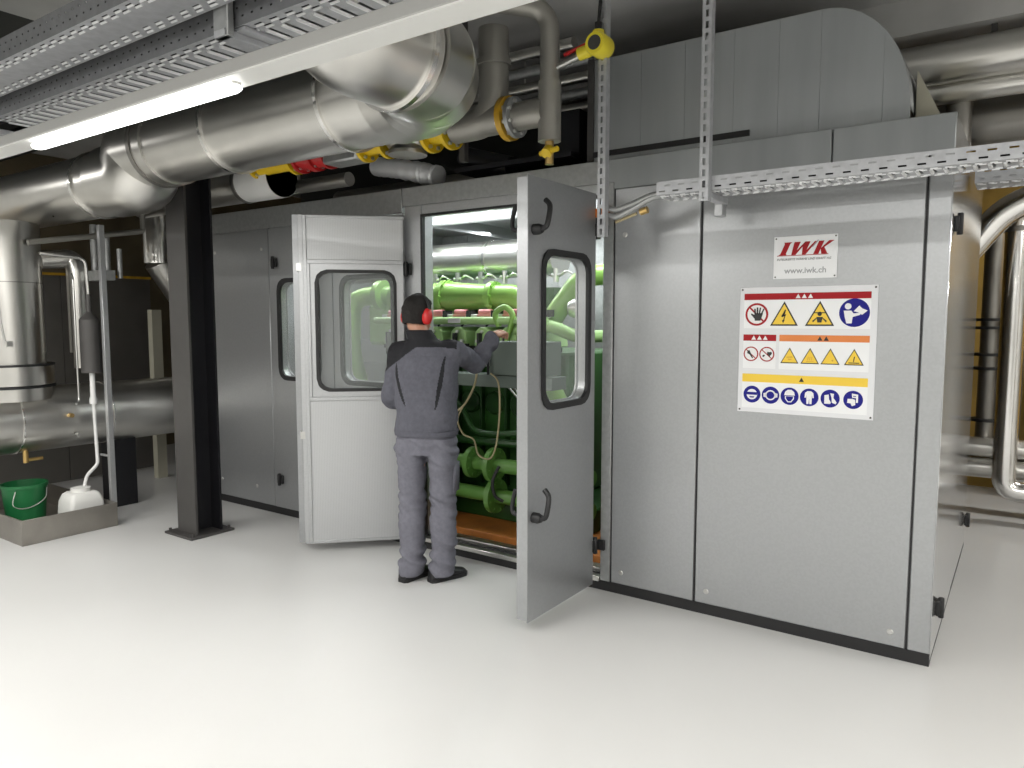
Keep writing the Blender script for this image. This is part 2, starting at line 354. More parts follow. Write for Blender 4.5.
cv.add([(x, HY+.003, z) for x, z in out]+[(x, 5.3, z) for x, z in out], [(i, i+1, n+i+1, n+i) for i in range(n-1)]); cv.build('hood_back_sheet', 'galv_dull', hood, solid=.004)
MB().box(-2.2, -2.16, HY-.01, 5.3, 2.55, 3.14).build('hood_end_flange', 'steel_gray', hood)
MB().box(-2.1, -.52, HY+.02, 5.28, 2.531, 2.60).build('hood_base', 'hood_metal', hood)
MB().box(-2.16, -1.24, HY-.012, HY+.012, 2.575, 2.605).build('hood_seal', 'rubber', hood)
solo(MB().prism([(-.49, 2.535), (-.365, 2.535), (-.49, 2.80)], HY+.12, 5.1), 'transition_piece', 'cream', 'cream sloping duct transition beside the right edge of the curved hood', 'duct')

# ------------------------------------------------------------------ the engine
eng = thing('gas_engine', (-3.9, 5, .05), 'bright green gas engine with pipes standing inside the steel enclosure', 'engine')
MB().box(-5.85, -.45, 4.02, 6.0, .02, .135).build('oil_pan', 'pan', eng, bevel=.004)
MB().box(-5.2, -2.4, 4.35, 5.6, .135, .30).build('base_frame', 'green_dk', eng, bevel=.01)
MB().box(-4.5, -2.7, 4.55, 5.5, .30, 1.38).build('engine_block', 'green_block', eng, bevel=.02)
for i in range(7):
    x = -4.38+i*.235
    MB().lathe([(0, -.03), (.075, -.03), (.09, -.015), (.09, 0)], (x+.1, 4.55, .98), 20, 'y').build('inspection_cover', 'green_dk', eng)
    MB().box(x-.02, x+.0, 4.50, 4.56, .35, 1.36).build('block_rib', 'green_dk', eng, bevel=.004)
    hd = MB().prism([(x+.02, 1.42), (x+.19, 1.42), (x+.175, 1.53), (x+.13, 1.565), (x+.075, 1.565), (x+.03, 1.53)], 4.38, 4.70).build('cylinder_head', 'green_lt', eng, bevel=.008)
    MB().cyl((x+.06, 4.36, 1.46), (x+.06, 4.38, 1.46), .012, 8).cyl((x+.15, 4.36, 1.46), (x+.15, 4.38, 1.46), .012, 8).cyl((x+.105, 4.36, 1.53), (x+.105, 4.38, 1.53), .012, 8).build('head_bolt', 'bolt', hd)
    MB().box(x+.03, x+.15, 4.41, 4.50, 1.645, 1.66).cyl((x+.035, 4.44, 1.675), (x+.145, 4.44, 1.675), .024, 14).build('ignition_cap', 'pink', eng)
    MB().box(x+.16, x+.20, 4.41, 4.48, 1.64, 1.69).tube(catmull([(x+.18, 4.43, 1.68), (x+.17, 4.40, 1.62), (x+.13, 4.39, 1.57)]), .008, 8).build('ignition_lead', 'rubber', eng)
MB().box(-4.42, -2.75, 4.44, 4.56, 1.385, 1.42).build('head_gasket_rail', 'blackish', eng)
MB().box(-4.42, -2.8, 4.42, 4.55, 1.63, 1.662).build('ignition_rail', 'white', eng, bevel=.003)
cyl_r = .15
MB().cyl((-5.6, 4.86, 2.105), (-2.95, 4.86, 2.105), cyl_r, 36).build('exhaust_pipe', 'clad', eng)
for x in (-4.6, -3.6): MB().cyl((x, 4.86, 2.105), (x+.025, 4.86, 2.105), cyl_r+.005, 36).build('cladding_band', 'clad_bright', eng)
MB().box(-4.4, -2.9, 4.68, 5.0, 1.66, 1.86).build('manifold_support', 'green_dk', eng)
m = MB().cyl((-4.36, 4.6, 1.80), (-3.90, 4.6, 1.80), .115, 24).cyl((-3.90, 4.6, 1.80), (-3.84, 4.6, 1.80), .125, 24).cyl((-3.86, 4.6, 1.80), (-3.40, 4.6, 1.80), .125, 24, r2=.088)
m.tube(fillet([(-3.40, 4.6, 1.80), (-3.12, 4.6, 1.80), (-3.0, 4.7, 1.55)], .16), .088, 20); m.build('intake_manifold', 'green', eng)
for x, r in ((-4.38, .14), (-3.86, .14), (-3.39, .115)):
    fl = MB().cyl((x-.022, 4.6, 1.8), (x+.022, 4.6, 1.8), r, 24)
    for k in range(8): fl.cyl((x-.035, 4.6+.125*math.cos(k*PI/4)*r/.14, 1.8+.125*math.sin(k*PI/4)*r/.14), (x+.035, 4.6+.125*math.cos(k*PI/4)*r/.14, 1.8+.125*math.sin(k*PI/4)*r/.14), .011, 8)
    fl.build('pipe_flange', 'green', eng)
MB().cyl((-4.42, 4.35, 1.612), (-2.75, 4.35, 1.612), .028, 16).build('coolant_rail', 'green_lt', eng)
MB().tube(catmull([(-3.16, 4.35, 1.57), (-3.18, 4.33, 1.66), (-3.10, 4.33, 1.71), (-3.03, 4.33, 1.66), (-3.05, 4.34, 1.57), (-3.10, 4.36, 1.48), (-3.10, 4.4, 1.38)]), .022, 12).build('bypass_pipe', 'green', eng)
MB().box(-3.62, -3.50, 4.318, 4.322, 1.595, 1.63).build('rail_label', 'ink_white', eng)
for i in range(7):
    x = -4.3+i*.235
    ft = MB().cyl((x, 4.70, 1.90), (x, 4.70, 2.0), .022, 10).cyl((x-.04, 4.70, 1.95), (x+.04, 4.70, 1.95), .014, 8).tube(catmull([(x+.04, 4.70, 1.95), (x+.10, 4.68, 1.975), (x+.16, 4.70, 1.94)]), .008, 6)
    ft.build('exhaust_probe', 'bolt', eng)
    MB().cyl((x+.105, 4.37, 1.40), (x+.105, 4.37, 1.44), .03, 10).box(x+.0, x+.02, 4.34, 4.40, 1.34, 1.52).build('injector_block', 'blackish', eng)
# left end loop seen through the windows
MB().tube(fillet([(-4.35, 4.75, 1.80), (-4.62, 4.62, 1.84), (-4.86, 4.5, 1.80), (-4.84, 4.46, 1.35), (-4.62, 4.42, .8), (-4.58, 4.42, .3)], .14), .08, 20).build('loop_pipe', 'green', eng)
MB().lathe([(.0, -.03), (.13, -.03), (.13, .03), (0, .03)], (-4.60, 4.62, 1.83), 22, 'x').build('pipe_flange', 'green', eng)
MB().box(-4.80, -4.46, 4.62, 5.0, 1.40, 1.76).build('intercooler', 'green_lt', eng, bevel=.03)
MB().box(-5.6, -4.3, 5.2, 5.3, 1.2, 1.42).build('cable_duct', 'galv_light', eng)
# right end pipes seen through the right door's window
MB().tube(fillet([(-2.45, 4.8, 1.95), (-2.62, 4.62, 1.93), (-2.84, 4.55, 1.62), (-2.95, 4.6, 1.30)], .12), .075, 20).build('turbo_pipe', 'green', eng)
MB().tube(fillet([(-2.98, 4.5, 1.42), (-2.82, 4.42, 1.28), (-2.62, 4.4, .95), (-2.58, 4.4, .5)], .1), .06, 16).build('oil_pipe', 'green', eng)
MB().tube(fillet([(-3.05, 4.4, 1.55), (-2.75, 4.4, 1.58), (-2.6, 4.5, 1.50), (-2.55, 4.8, 1.5)], .08), .045, 16).build('branch_pipe', 'green_lt', eng)
MB().lathe([(0, -.05), (.06, -.05), (.075, 0), (.06, .06), (0, .06)], (-2.62, 4.55, 1.70), 18, 'x').build('pump_housing', 'clad', eng)
MB().box(-2.35, -1.5, 4.5, 5.4, .3, 1.5).build('generator', 'green_block', eng, bevel=.03)
MB().tube([(-3.05, 4.25, 1.18), (-2.75, 4.2, .95), (-2.45, 4.2, .75)], .008, 8).tube([(-3.0, 4.22, 1.20), (-2.72, 4.17, .97), (-2.42, 4.17, .77)], .008, 8).build('sense_line', 'bolt', eng)
# low pipes
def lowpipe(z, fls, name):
    p = MB().cyl((-4.9, 4.22, z), (-2.3, 4.22, z), .052, 18).build(name, 'green_shaded', eng)
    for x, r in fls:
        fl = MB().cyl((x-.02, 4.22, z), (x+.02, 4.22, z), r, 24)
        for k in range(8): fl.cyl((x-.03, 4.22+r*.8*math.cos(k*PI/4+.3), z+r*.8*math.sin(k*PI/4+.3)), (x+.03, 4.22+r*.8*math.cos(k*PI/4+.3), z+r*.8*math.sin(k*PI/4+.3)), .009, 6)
        fl.build('pipe_flange', 'green_shaded', p)
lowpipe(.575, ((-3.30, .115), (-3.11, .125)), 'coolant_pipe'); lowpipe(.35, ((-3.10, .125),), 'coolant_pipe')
MB().tube(catmull([(-3.9, 4.3, 1.12), (-3.5, 4.28, 1.0), (-3.3, 4.26, .8), (-2.9, 4.26, .82)]), .022, 10).tube(catmull([(-3.9, 4.32, .78), (-3.5, 4.3, .72), (-2.6, 4.3, .74)]), .03, 10).build('hose', 'green_dk', eng)
MB().tube(catmull([(-2.98, 4.1, .60), (-3.0, 4.05, .50), (-2.98, 4.05, .40), (-2.93, 4.08, .36)]), .012, 8).build('hose', 'rubber', eng)
# junction box and its shelf
jb = thing('junction_box', (-2.85, 4.05, 1.16), 'grey-green junction box with white slanted lid in front of the engine', 'box')
MB().prism([(-2.98, 1.25), (-2.55, 1.25), (-2.55, 1.475), (-2.90, 1.475), (-2.96, 1.42)], 3.98, 4.22).build('box_body', 'box_grey', jb, bevel=.004)
MB().prism([(-3.10, 1.30), (-3.035, 1.30), (-2.93, 1.47), (-3.0, 1.47)], 3.965, 4.15).build('lid', 'white', jb, bevel=.003)
MB().box(-3.45, -2.5, 4.02, 4.2, 1.16, 1.245).build('shelf', 'box_grey', jb, bevel=.003)
MB().cyl((-2.97, 3.96, 1.25), (-2.97, 3.96, 1.40), .008, 8).build('lid_stay', 'rubber', jb)
solo(MB().tube(catmull([(-3.06, 3.96, 1.36), (-3.07, 3.95, 1.20), (-3.14, 3.94, 1.06), (-3.22, 3.94, .99), (-3.27, 3.95, .97)]), .0075, 8), 'sensor_cable', 'cable', 'beige sensor cable hanging straight down beside the man from the junction box', 'cable')
solo(MB().tube(catmull([(-2.94, 3.95, 1.26), (-2.87, 3.94, 1.20), (-2.86, 3.94, 1.0), (-2.89, 3.94, .78), (-2.95, 3.95, .68), (-3.04, 3.94, .70), (-3.08, 3.94, .80), (-3.18, 3.95, .83), (-3.22, 3.94, .93), (-3.16, 3.94, 1.04)]), .006, 8), 'looped_cable', 'cable', 'thin beige cable looping low between junction box and coolant pipes', 'cable')

# ------------------------------------------------------------------ signs
def textmesh(txt, size, x, z, y, mt, parent, shear=0, align='CENTER', name='lettering', bold=0.0):
    cu = bpy.data.curves.new(name, 'FONT'); cu.body = txt; cu.size = size; cu.align_x = align; cu.extrude = .0004; cu.shear = shear; cu.offset = bold
    o = bpy.data.objects.new('tmp', cu); C.objects.link(o)
    me = bpy.data.meshes.new_from_object(o.evaluated_get(bpy.context.evaluated_depsgraph_get())); bpy.data.objects.remove(o)
    n = bpy.data.objects.new(name, me); me.materials.clear(); me.materials.append(MAT[mt]); C.objects.link(n); n.parent = parent
    n.location = Vector((x, y, z))-origin(parent); n.rotation_euler = (PI/2, 0, 0); return n
SY = F-.004
brand = thing('company_sign', (-.92, SY, 1.82), 'small white sign with red IWK lettering above the safety sign', 'sign')
def rect(mb, x0, x1, z0, z1, d=.0, t=.001, m=0): return mb.box(x0, x1, SY-d-t, SY-d, z0, z1, m)
rect(MB(), -1.068, -.768, 1.823, 2.033, -.003, .003).build('sign_plate', 'sign_white', brand, bevel=.001)
def slant(pts, ox, oz, s, mb, m=0): mb.prism([(ox+(x+.42*z)*s, oz+z*s) for x, z in pts][::-1], SY-.0012, SY-.0002, m=m)
lg = MB(); ox, oz, s = -1.045, 1.940, .063
for pts in ([(0, 0), (.62, 0), (.62, .0), (.52, .12), (.52, .88), (.62, 1), (.0, 1), (.10, .88), (.10, .12)],
            [(.80, 1), (1.25, 1), (1.25, 0), (.98, 0), (.80, .88)], [(1.25, 0), (1.25, .35), (1.60, 1), (1.72, 1), (1.30, 0)],
            [(1.52, .75), (1.62, 1), (1.98, 1), (1.98, 0), (1.78, 0)], [(1.98, 0), (1.98, .35), (2.32, 1), (2.46, 1), (2.05, 0)],
            [(2.62, 0), (2.62, 1), (3.0, 1), (3.0, 0)], [(3.0, .45), (3.35, 1), (3.72, 1), (3.22, .5), (3.66, 0), (3.22, 0), (3.0, .38)]):
    slant(pts, ox, oz, s, lg)
slant([(-.1, -.06), (3.75, -.06), (3.75, -.01), (-.1, -.01)], ox, oz, s, lg); lg.build('logo', 'ink_red', brand, flat=True)
mb = MB(); slant([(2.26, .55), (2.36, .55), (2.58, 1.08), (2.48, 1.08)], ox, oz, s, mb); mb.build('logo_stroke', 'ink_grey', brand, flat=True)
textmesh('INTEGRIERTE WÄRME UND KRAFT AG', .0148, -.925, 1.914, SY-.0006, 'ink_black', brand, .3, name='lettering')
textmesh('www.iwk.ch', .040, -.915, 1.850, SY-.0006, 'ink_grey', brand, 0, name='web_address', bold=.0006)
for x in (-1.058, -.778):
    for z in (1.833, 2.023): MB().lathe([(0, -.002), (.004, -.002), (.004, 0)], (x, SY, z), 8, 'y').build('rivet', 'steel_dark', brand)
sf = thing('safety_sign', (-.90, SY, 1.15), 'large white safety sign board with rows of warning and duty symbols', 'sign')
X0, X1, Z0, Z1 = -1.232, -.582, 1.142, 1.785
rect(MB(), X0, X1, Z0, Z1, -.003, .003).build('sign_plate', 'sign_base', sf, bevel=.001)
U = X1-X0; V = Z1-Z0
def P(u, v): return (X0+u*U, Z1-v*V)       # 0..1 on the board
def block(u0, u1, v0, v1, vb, ink):
    (a, d), (b, c) = P(u0, v0), P(u1, v1); rect(MB(), a, b, c, d).build('sign_field', 'sign_white', sf)
    e = P(0, vb)[1]; rect(MB(), a, b, e, d, .001).build('colour_bar', ink, sf)
block(.035, .955, .05, .325, .10, 'ink_red'); block(.035, .29, .375, .645, .425, 'ink_red'); block(.315, .955, .375, .645, .425, 'ink_orange'); block(.035, .955, .69, .965, .755, 'ink_yellow')
def poly(pts, m, d=.0015, nm='pictogram', t=.0006, par=sf):
    return MB().prism([p for p in pts], SY-d-t, SY-d).build(nm, m, par, flat=True)
def tri(c, r): return [(c[0], c[1]+r*1.05), (c[0]-r, c[1]-r*.75), (c[0]+r, c[1]-r*.75)]
for uc, v, col in ((.49, .077, 'ink_white'), (.162, .402, 'ink_white'), (.635, .402, 'ink_black'), (.49, .724, 'ink_black')):
    k = {.635: 2, .49: 3 if v < .1 else 1, .162: 3}[uc]
    for i in range(k): poly(tri(P(uc+(i-(k-1)/2)*.045, v), .012), col, .0025, 'hazard_mark')
def ringp(c, r, r2, m, d=.0015):
    mb = MB(); n = 32; o = hexn(n, r, c); i = hexn(n, r2, c)
    mb.add([(p[0], SY-d, p[1]) for p in o]+[(p[0], SY-d, p[1]) for p in i], [(k, (k+1) % n, n+(k+1) % n, n+k) for k in range(n)]); return mb.build('ring', m, sf, flat=True)
def bar(c, r, wd, m, ang, d=.0026):
    a = math.radians(ang); dx, dz = math.cos(a), math.sin(a); nx, nz = -dz*wd, dx*wd
    return [(c[0]-dx*r+nx, c[1]-dz*r+nz), (c[0]+dx*r+nx, c[1]+dz*r+nz), (c[0]+dx*r-nx, c[1]+dz*r-nz), (c[0]-dx*r-nx, c[1]-dz*r-nz)]
def multi(polys, m, d=.0022, nm='pictogram'):
    mb = MB()
    for p in polys: mb.prism(p, SY-d-.0006, SY-d)
    return mb.build(nm, m, sf, flat=True)
def off(c, r, pts): return [(c[0]+x*r, c[1]+z*r) for x, z in pts]
# prohibition: hand
c = P(.135, .215); r = .058
poly(hexn(32, r, c), 'ink_red'); poly(hexn(32, r*.82, c), 'ink_white', .0022, 'disc'); multi([bar(c, r*.85, r*.07, 'ink_red', -45)], 'ink_red', .0030, 'diagonal_bar')
multi([off(c, r, [(-.15, -.55), (.35, -.55), (.55, .1), (-.2, .1)]), off(c, r, [(-.2, .05), (-.05, .05), (-.1, .5), (-.22, .5)]), off(c, r, [(0, .05), (.14, .05), (.13, .62), (0, .62)]), off(c, r, [(.18, .05), (.3, .05), (.38, .6), (.26, .6)]), off(c, r, [(.36, .05), (.52, .1), (.68, .48), (.58, .52)]), off(c, r, [(-.15, -.4), (-.1, -.1), (-.45, .1), (-.5, 0)])], 'ink_black', .0038)
# the two large triangles
for uc, sym in ((.345, 0), (.605, 1)):
    c = P(uc, .225); r = .068
    poly(tri(c, r), 'ink_black'); c2 = (c[0], c[1]-.001); poly(tri(c2, r*.83), 'ink_yellow', .0022, 'field')
    if sym == 0: multi([off(c, r, [(.1, .5), (-.2, -.05), (-.02, -.05)]), off(c, r, [(.04, .42), (.14, .42), (.04, .08), (-.08, .05)]), off(c, r, [(-.2, -.02), (.14, .12), (.12, .0), (-.16, -.12)]), off(c, r, [(.05, .05), (.14, .1), (-.02, -.42), (-.08, -.4)]), off(c, r, [(-.14, -.34), (.06, -.3), (-.06, -.56)])], 'ink_black', .0028)
    else: multi([hexn(10, r*.16, (c[0], c[1]+r*.12)), off(c, r, [(-.22, -.1), (.22, -.1), (.14, -.5), (-.14, -.5)]), off(c, r, [(-.5, -.38), (-.18, -.12), (-.22, -.25), (-.45, -.5)]), off(c, r, [(.5, -.38), (.45, -.5), (.22, -.25), (.18, -.12)]), bar((c[0], c[1]+r*.2), r*.42, r*.035, '', 0)], 'ink_black', .0028)
# read-the-manual disc
c = P(.845, .205); r = .068
poly(hexn(36, r, c), 'ink_blue'); multi([hexn(14, r*.22, (c[0]-r*.42, c[1]+r*.45)), off(c, r, [(-.7, .15), (-.2, .15), (-.05, -.05), (.4, .0), (.38, -.15), (-.1, -.3), (-.15, -.75), (-.5, -.75), (-.62, -.3)]), off(c, r, [(-.05, .1), (.3, .5), (.5, .3), (.85, .15), (.5, -.15), (.25, .02)])], 'ink_white', .0024)
# two small prohibitions
for i, uc in enumerate((.098, .222)):
    c = P(uc, .53); r = .038
    poly(hexn(28, r, c), 'ink_red'); poly(hexn(28, r*.84, c), 'ink_white', .0022, 'disc'); multi([bar(c, r*.85, r*.06, '', -42)], 'ink_red', .0030, 'diagonal_bar')
    if i == 0: multi([off(c, r, [(-.45, .45), (-.2, .5), (.0, .1), (.35, -.55), (.2, -.6), (-.15, -.1), (-.5, .1)])], 'ink_black', .0036)
    else: multi([off(c, r, [(.35, -.35), (.7, .1), (.6, .35), (.35, .28), (.12, .35), (.02, .1)]), off(c, r, [(-.6, -.25), (-.35, -.05), (-.2, -.2), (-.45, -.4)])], 'ink_black', .0036)
for i, uc in enumerate((.395, .545, .69, .855)):
    c = P(uc, .545); r = .044
    poly(tri(c, r), 'ink_black'); poly(tri((c[0], c[1]-.0005), r*.84), 'ink_yellow', .0022, 'field')
    if i == 0: multi([off(c, r, [(-.35, 0), (.3, .05), (.4, -.08), (-.3, -.14)]), off(c, r, [(-.2, -.2), (.3, -.25), (.1, -.4), (-.1, -.4)])], 'yellow_dull', .0028)
    if i == 1: multi([bar((c[0]+k*r*.2, c[1]-r*.15), r*.2, r*.04, '', 80) for k in (-1, 0, 1)]+[bar((c[0], c[1]-r*.48), r*.4, r*.04, '', 0)], 'yellow_dull', .0028)
    if i == 2: multi([hexn(8, r*.1, (c[0]+r*.25, c[1]-r*.3))], 'yellow_dull', .0028)
    if i == 3: multi([bar((c[0], c[1]-r*.5), r*.55, r*.05, '', 0), bar((c[0], c[1]-r*.1), r*.3, r*.05, '', 80)], 'ink_black', .0028)
for i, uc in enumerate((.115, .26, .405, .55, .70, .86)):
    c = P(uc, .855); r = .044
    poly(hexn(32, r, c), 'ink_blue')
    W = []; B = []
    if i == 0: W = [hexn(16, r*.62, c)]; B = [bar((c[0], c[1]+r*.1), r*.6, r*.16, '', 0), off(c, r, [(-.3, -.25), (.3, -.25), (.2, -.4), (-.2, -.4)])]
    if i == 1: W = [hexn(16, r*.6, c), off(c, r, [(-.8, -.2), (-.5, -.3), (-.5, .3), (-.8, .2)]), off(c, r, [(.8, -.2), (.8, .2), (.5, .3), (.5, -.3)])]; B = [hexn(16, r*.44, c)]
    if i == 2: W = [off(c, r, [(-.6, .1), (.6, .1), (.5, .5), (.2, .75), (-.2, .75), (-.5, .5)]), off(c, r, [(-.5, .02), (-.5, -.3), (-.2, -.7), (.2, -.7), (.5, -.3), (.5, .02)])]; B = [off(c, r, [(-.4, -.02), (-.38, -.25), (-.15, -.58), (.15, -.58), (.38, -.25), (.4, -.02)])]
    if i == 3: W = [off(c, r, [(-.2, .7), (.2, .7), (.45, .5), (.5, -.05), (.35, -.05), (.3, .3), (.28, -.75), (.05, -.75), (0, -.1), (-.05, -.75), (-.28, -.75), (-.3, .3), (-.35, -.05), (-.5, -.05), (-.45, .5)])]
    if i == 4: W = [off(c, r, [(-.6, .35), (-.15, .45), (-.1, -.1), (.1, -.4), (.05, -.6), (-.6, -.6)]), off(c, r, [(.0, .6), (.4, .55), (.35, .1), (.7, -.4), (.6, -.6), (.2, -.45), (.15, .1)])]
    if i == 5: W = [off(c, r, [(-.1, -.7), (.25, -.55), (.2, .0), (.0, .1), (-.55, .1), (-.6, -.35), (-.25, -.4)]), off(c, r, [(-.15, .7), (.5, .6), (.5, -.3), (.28, -.3), (.3, .2), (-.1, .25)])]; B = [off(c, r, [(.0, .45), (.3, .42), (.3, .34), (.0, .35)])]
    if W: multi(W, 'ink_white', .0024)
    if B: multi(B, 'ink_blue', .0032, 'pictogram_detail')
for x in (X0+.012, X1-.012):
    for z in (Z0+.012, Z1-.012): MB().lathe([(0, -.002), (.005, -.002), (.005, 0)], (x, SY, z), 8, 'y').build('rivet', 'steel_gray', sf)

# ------------------------------------------------------------------ cable trays
def slotted(u0, u1, v0, v1, nu, nv_cells, P3, mb):
    """grid plate with slots: nv_cells = [(v_a, v_b, duty, phase)] bands holding slots"""
    vsn = [v0]; bands = []
    for a, b, duty, ph in nv_cells: vsn += [a, b]
    vsn.append(v1)
    pitch = (u1-u0)/nu
    for bi in range(len(vsn)-1):
        a, b = vsn[bi], vsn[bi+1]
        if bi % 2 == 0: mb.add([P3(u0, a), P3(u1, a), P3(u1, b), P3(u0, b)], [(0, 1, 2, 3)])
        else:
            duty, ph = nv_cells[bi//2][2:]
            edges = [u0]
            for k in range(nu):
                s0 = u0+(k+ph)*pitch; s1 = s0+pitch*duty
                if s1 < u1: edges += [s0, s1]
            edges.append(u1)
            for k in range(0, len(edges)-1, 2):
                if edges[k+1] > edges[k]: mb.add([P3(edges[k], a), P3(edges[k+1], a), P3(edges[k+1], b), P3(edges[k], b)], [(0, 1, 2, 3)])
def tray(x0, x1, y0, y1, z, h, label, ribs=True, pitch=.078, group=None, dark=True, lips=True, big=False):
    t = thing('cable_tray', ((x0+x1)/2, (y0+y1)/2, z), label, 'cable tray', group)
    wd = y1-y0; mb = MB(); n = int((x1-x0)/pitch)
    b = [(y0+wd*.07, y0+wd*.105, .5, .2), (y0+wd*.16, y0+wd*.195, .5, .45)]
    if ribs: b.append((y0+wd*.27, y0+wd*.66, .20, .3))
    b += [(y1-wd*.27, y1-wd*.235, .5, .45), (y1-wd*.16, y1-wd*.125, .5, .2)]
    slotted(x0, x1, y0, y1, n, b, lambda u, v: (u, v, z), mb); mb.build('tray_floor', 'tray_metal', t, flat=True, solid=.0015)
    if lips:
        lp = MB(); p = (x1-x0)/n
        for k in range(n):
            for a, bb, duty, ph in b:
                u = x0+(k+ph)*p; L = p*duty
                if a+wd*.2 < bb: lp.prism([(u-.016, z), (u-.011, z-.008), (u-.003, z-.008), (u, z)], a, bb)      # pressed cross rib
                else: lp.prism([(bb, z), (bb+.003, z-.005), (bb+.007, z-.005), (bb+.009, z)], u, u+L, 'x')
        tag(lp.build('pressed_ribs', 'tray_lip', t, flat=True), kind='stuff')
    for yy, nm in ((y0, 'side_rail'), (y1, 'side_rail')):
        sb = MB(); slotted(x0, x1, z, z+h, int((x1-x0)/(.068 if big else .05)), ([(z+h*.18, z+h*.30, .45, .2), (z+h*.62, z+h*.74, .45, .6)] if big else [(z+h*.30, z+h*.38, .22, .2), (z+h*.66, z+h*.74, .22, .6)]), lambda u, v: (u, yy, v), sb)
        sb.add([(x0, yy, z+h), (x1, yy, z+h), (x1, yy+(.012 if yy == y0 else -.012), z+h), (x0, yy+(.012 if yy == y0 else -.012), z+h)], [(0, 1, 2, 3)])
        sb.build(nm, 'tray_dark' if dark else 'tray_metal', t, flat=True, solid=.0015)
    return t
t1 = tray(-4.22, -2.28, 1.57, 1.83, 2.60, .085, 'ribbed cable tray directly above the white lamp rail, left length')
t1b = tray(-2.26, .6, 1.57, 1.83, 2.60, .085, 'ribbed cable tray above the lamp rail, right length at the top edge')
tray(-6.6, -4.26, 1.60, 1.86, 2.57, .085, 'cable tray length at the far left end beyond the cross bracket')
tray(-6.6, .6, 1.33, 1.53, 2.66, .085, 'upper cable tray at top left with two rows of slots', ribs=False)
def bracket(x, y0, y1, z, label):
    t = thing('tray_hanger', (x, (y0+y1)/2, z), label, 'bracket')
    MB().box(x-.03, x+.03, y0, y1, z-.03, z-.006).build('cross_arm', 'tray_metal', t, bevel=.002)
    MB().box(x-.04, x+.04, 1.536, 1.562, z-.03, 3.33).build('hanger_post', 'galv_dull', t, bevel=.003)
bracket(-2.27, 1.53, 1.86, 2.595, 'grey hanger post and cross arm where two ribbed tray lengths meet')
bracket(-4.24, 1.53, 1.88, 2.565, 'pale cross arm under the left end of the ribbed cable tray')
MB_ = MB().box(-2.33, -2.19, 1.575, 1.825, 2.588, 2.597); MB_.build('joint_plate', 'tray_metal', t1)
tr = tray(-1.52, 1.6, 3.40, 3.61, 2.225, .062, 'perforated cable tray hung in front of the steel panels on the right', ribs=True, pitch=.05, dark=False, big=True)
tb = tray(-.27, 2.0, 4.65, 4.9, 2.34, .085, 'short piece of cable tray behind the enclosure corner at upper right', ribs=False, pitch=.05, dark=False, big=True)
for k, (x0, x1, y, z, r, lb) in enumerate(((-1.40, 1.5, 3.45, 2.245, .018, 'near black cable lying in the right perforated tray'), (-1.40, 1.5, 3.51, 2.250, .022, 'far black cable lying in the right perforated tray'),
        (-6.5, .5, 1.64, 2.625, .02, 'black cable lying in the ribbed tray above the lamp rail'), (-6.5, .5, 1.40, 2.685, .02, 'black cable lying in the upper top-left tray'))):
    solo(MB().tube([(x0+(x1-x0)*q/12, y+.006*math.sin(q*2.1), z) for q in range(13)], r, 10), 'power_cable', 'rubber', lb, 'cable')
def strut(x, y, z0, label):
    st = thing('strut_post', (x, y, z0), label, 'support post')
    mb = MB(); wd = .042
    slotted(z0, 3.44, x-wd/2, x+wd/2, int((3.44-z0)/.05), [(x-.007, x+.007, .6, .2)], lambda u, v: (v, y, u), mb)
    mb.add([(x-wd/2, y, z0), (x-wd/2, y+.04, z0), (x-wd/2, y+.04, 3.44), (x-wd/2, y, 3.44)], [(0, 1, 2, 3)])
    mb.add([(x+wd/2, y, z0), (x+wd/2, y+.04, z0), (x+wd/2, y+.04, 3.44), (x+wd/2, y, 3.44)], [(0, 1, 2, 3)])
    mb.build('channel', 'tray_metal', st, flat=True, solid=.003)
    MB().box(x-.05, x+.05, y-.02, y+.06, 3.435, 3.449).build('ceiling_plate', 'galv_dull', st)
    return st
s1 = strut(-1.265, 3.355, 2.17, 'slotted steel strut carrying the right cable tray from the ceiling')
MB().box(-1.285, -1.245, 3.36, 3.64, 2.185, 2.218).build('tray_arm', 'tray_metal', s1, bevel=.003)
MB().box(-1.30, -1.26, 3.60, 3.66, 2.13, 2.20).build('arm_end', 'galv_light', s1, bevel=.002)
strut(-1.845, 3.44, 2.05, 'slotted steel strut hanging beside the open door near yellow detector')
for i, dz in enumerate((0, -.035)):
    solo(MB().tube(catmull([(-1.83, 3.50, 2.20+dz), (-1.78, 3.50, 2.19+dz), (-1.68, 3.50, 2.215+dz*.6), (-1.58, 3.50, 2.245+dz*.3), (-1.45, 3.50, 2.245+dz*.2)]), .016, 10),
         'cable_conduit', 'galv_dull', ('upper' if i == 0 else 'lower')+' grey cable conduit bending from the strut into the right tray', 'conduit')
solo(MB().cyl((-1.80, 3.52, 2.13), (-1.68, 3.52, 2.165), .008, 8).cyl((-1.66, 3.52, 2.17), (-1.62, 3.52, 2.18), .018, 10, m=1), 'temperature_probe', ['cable', 'brass'], 'small brass-headed probe just below the conduits by the tray end', 'sensor')

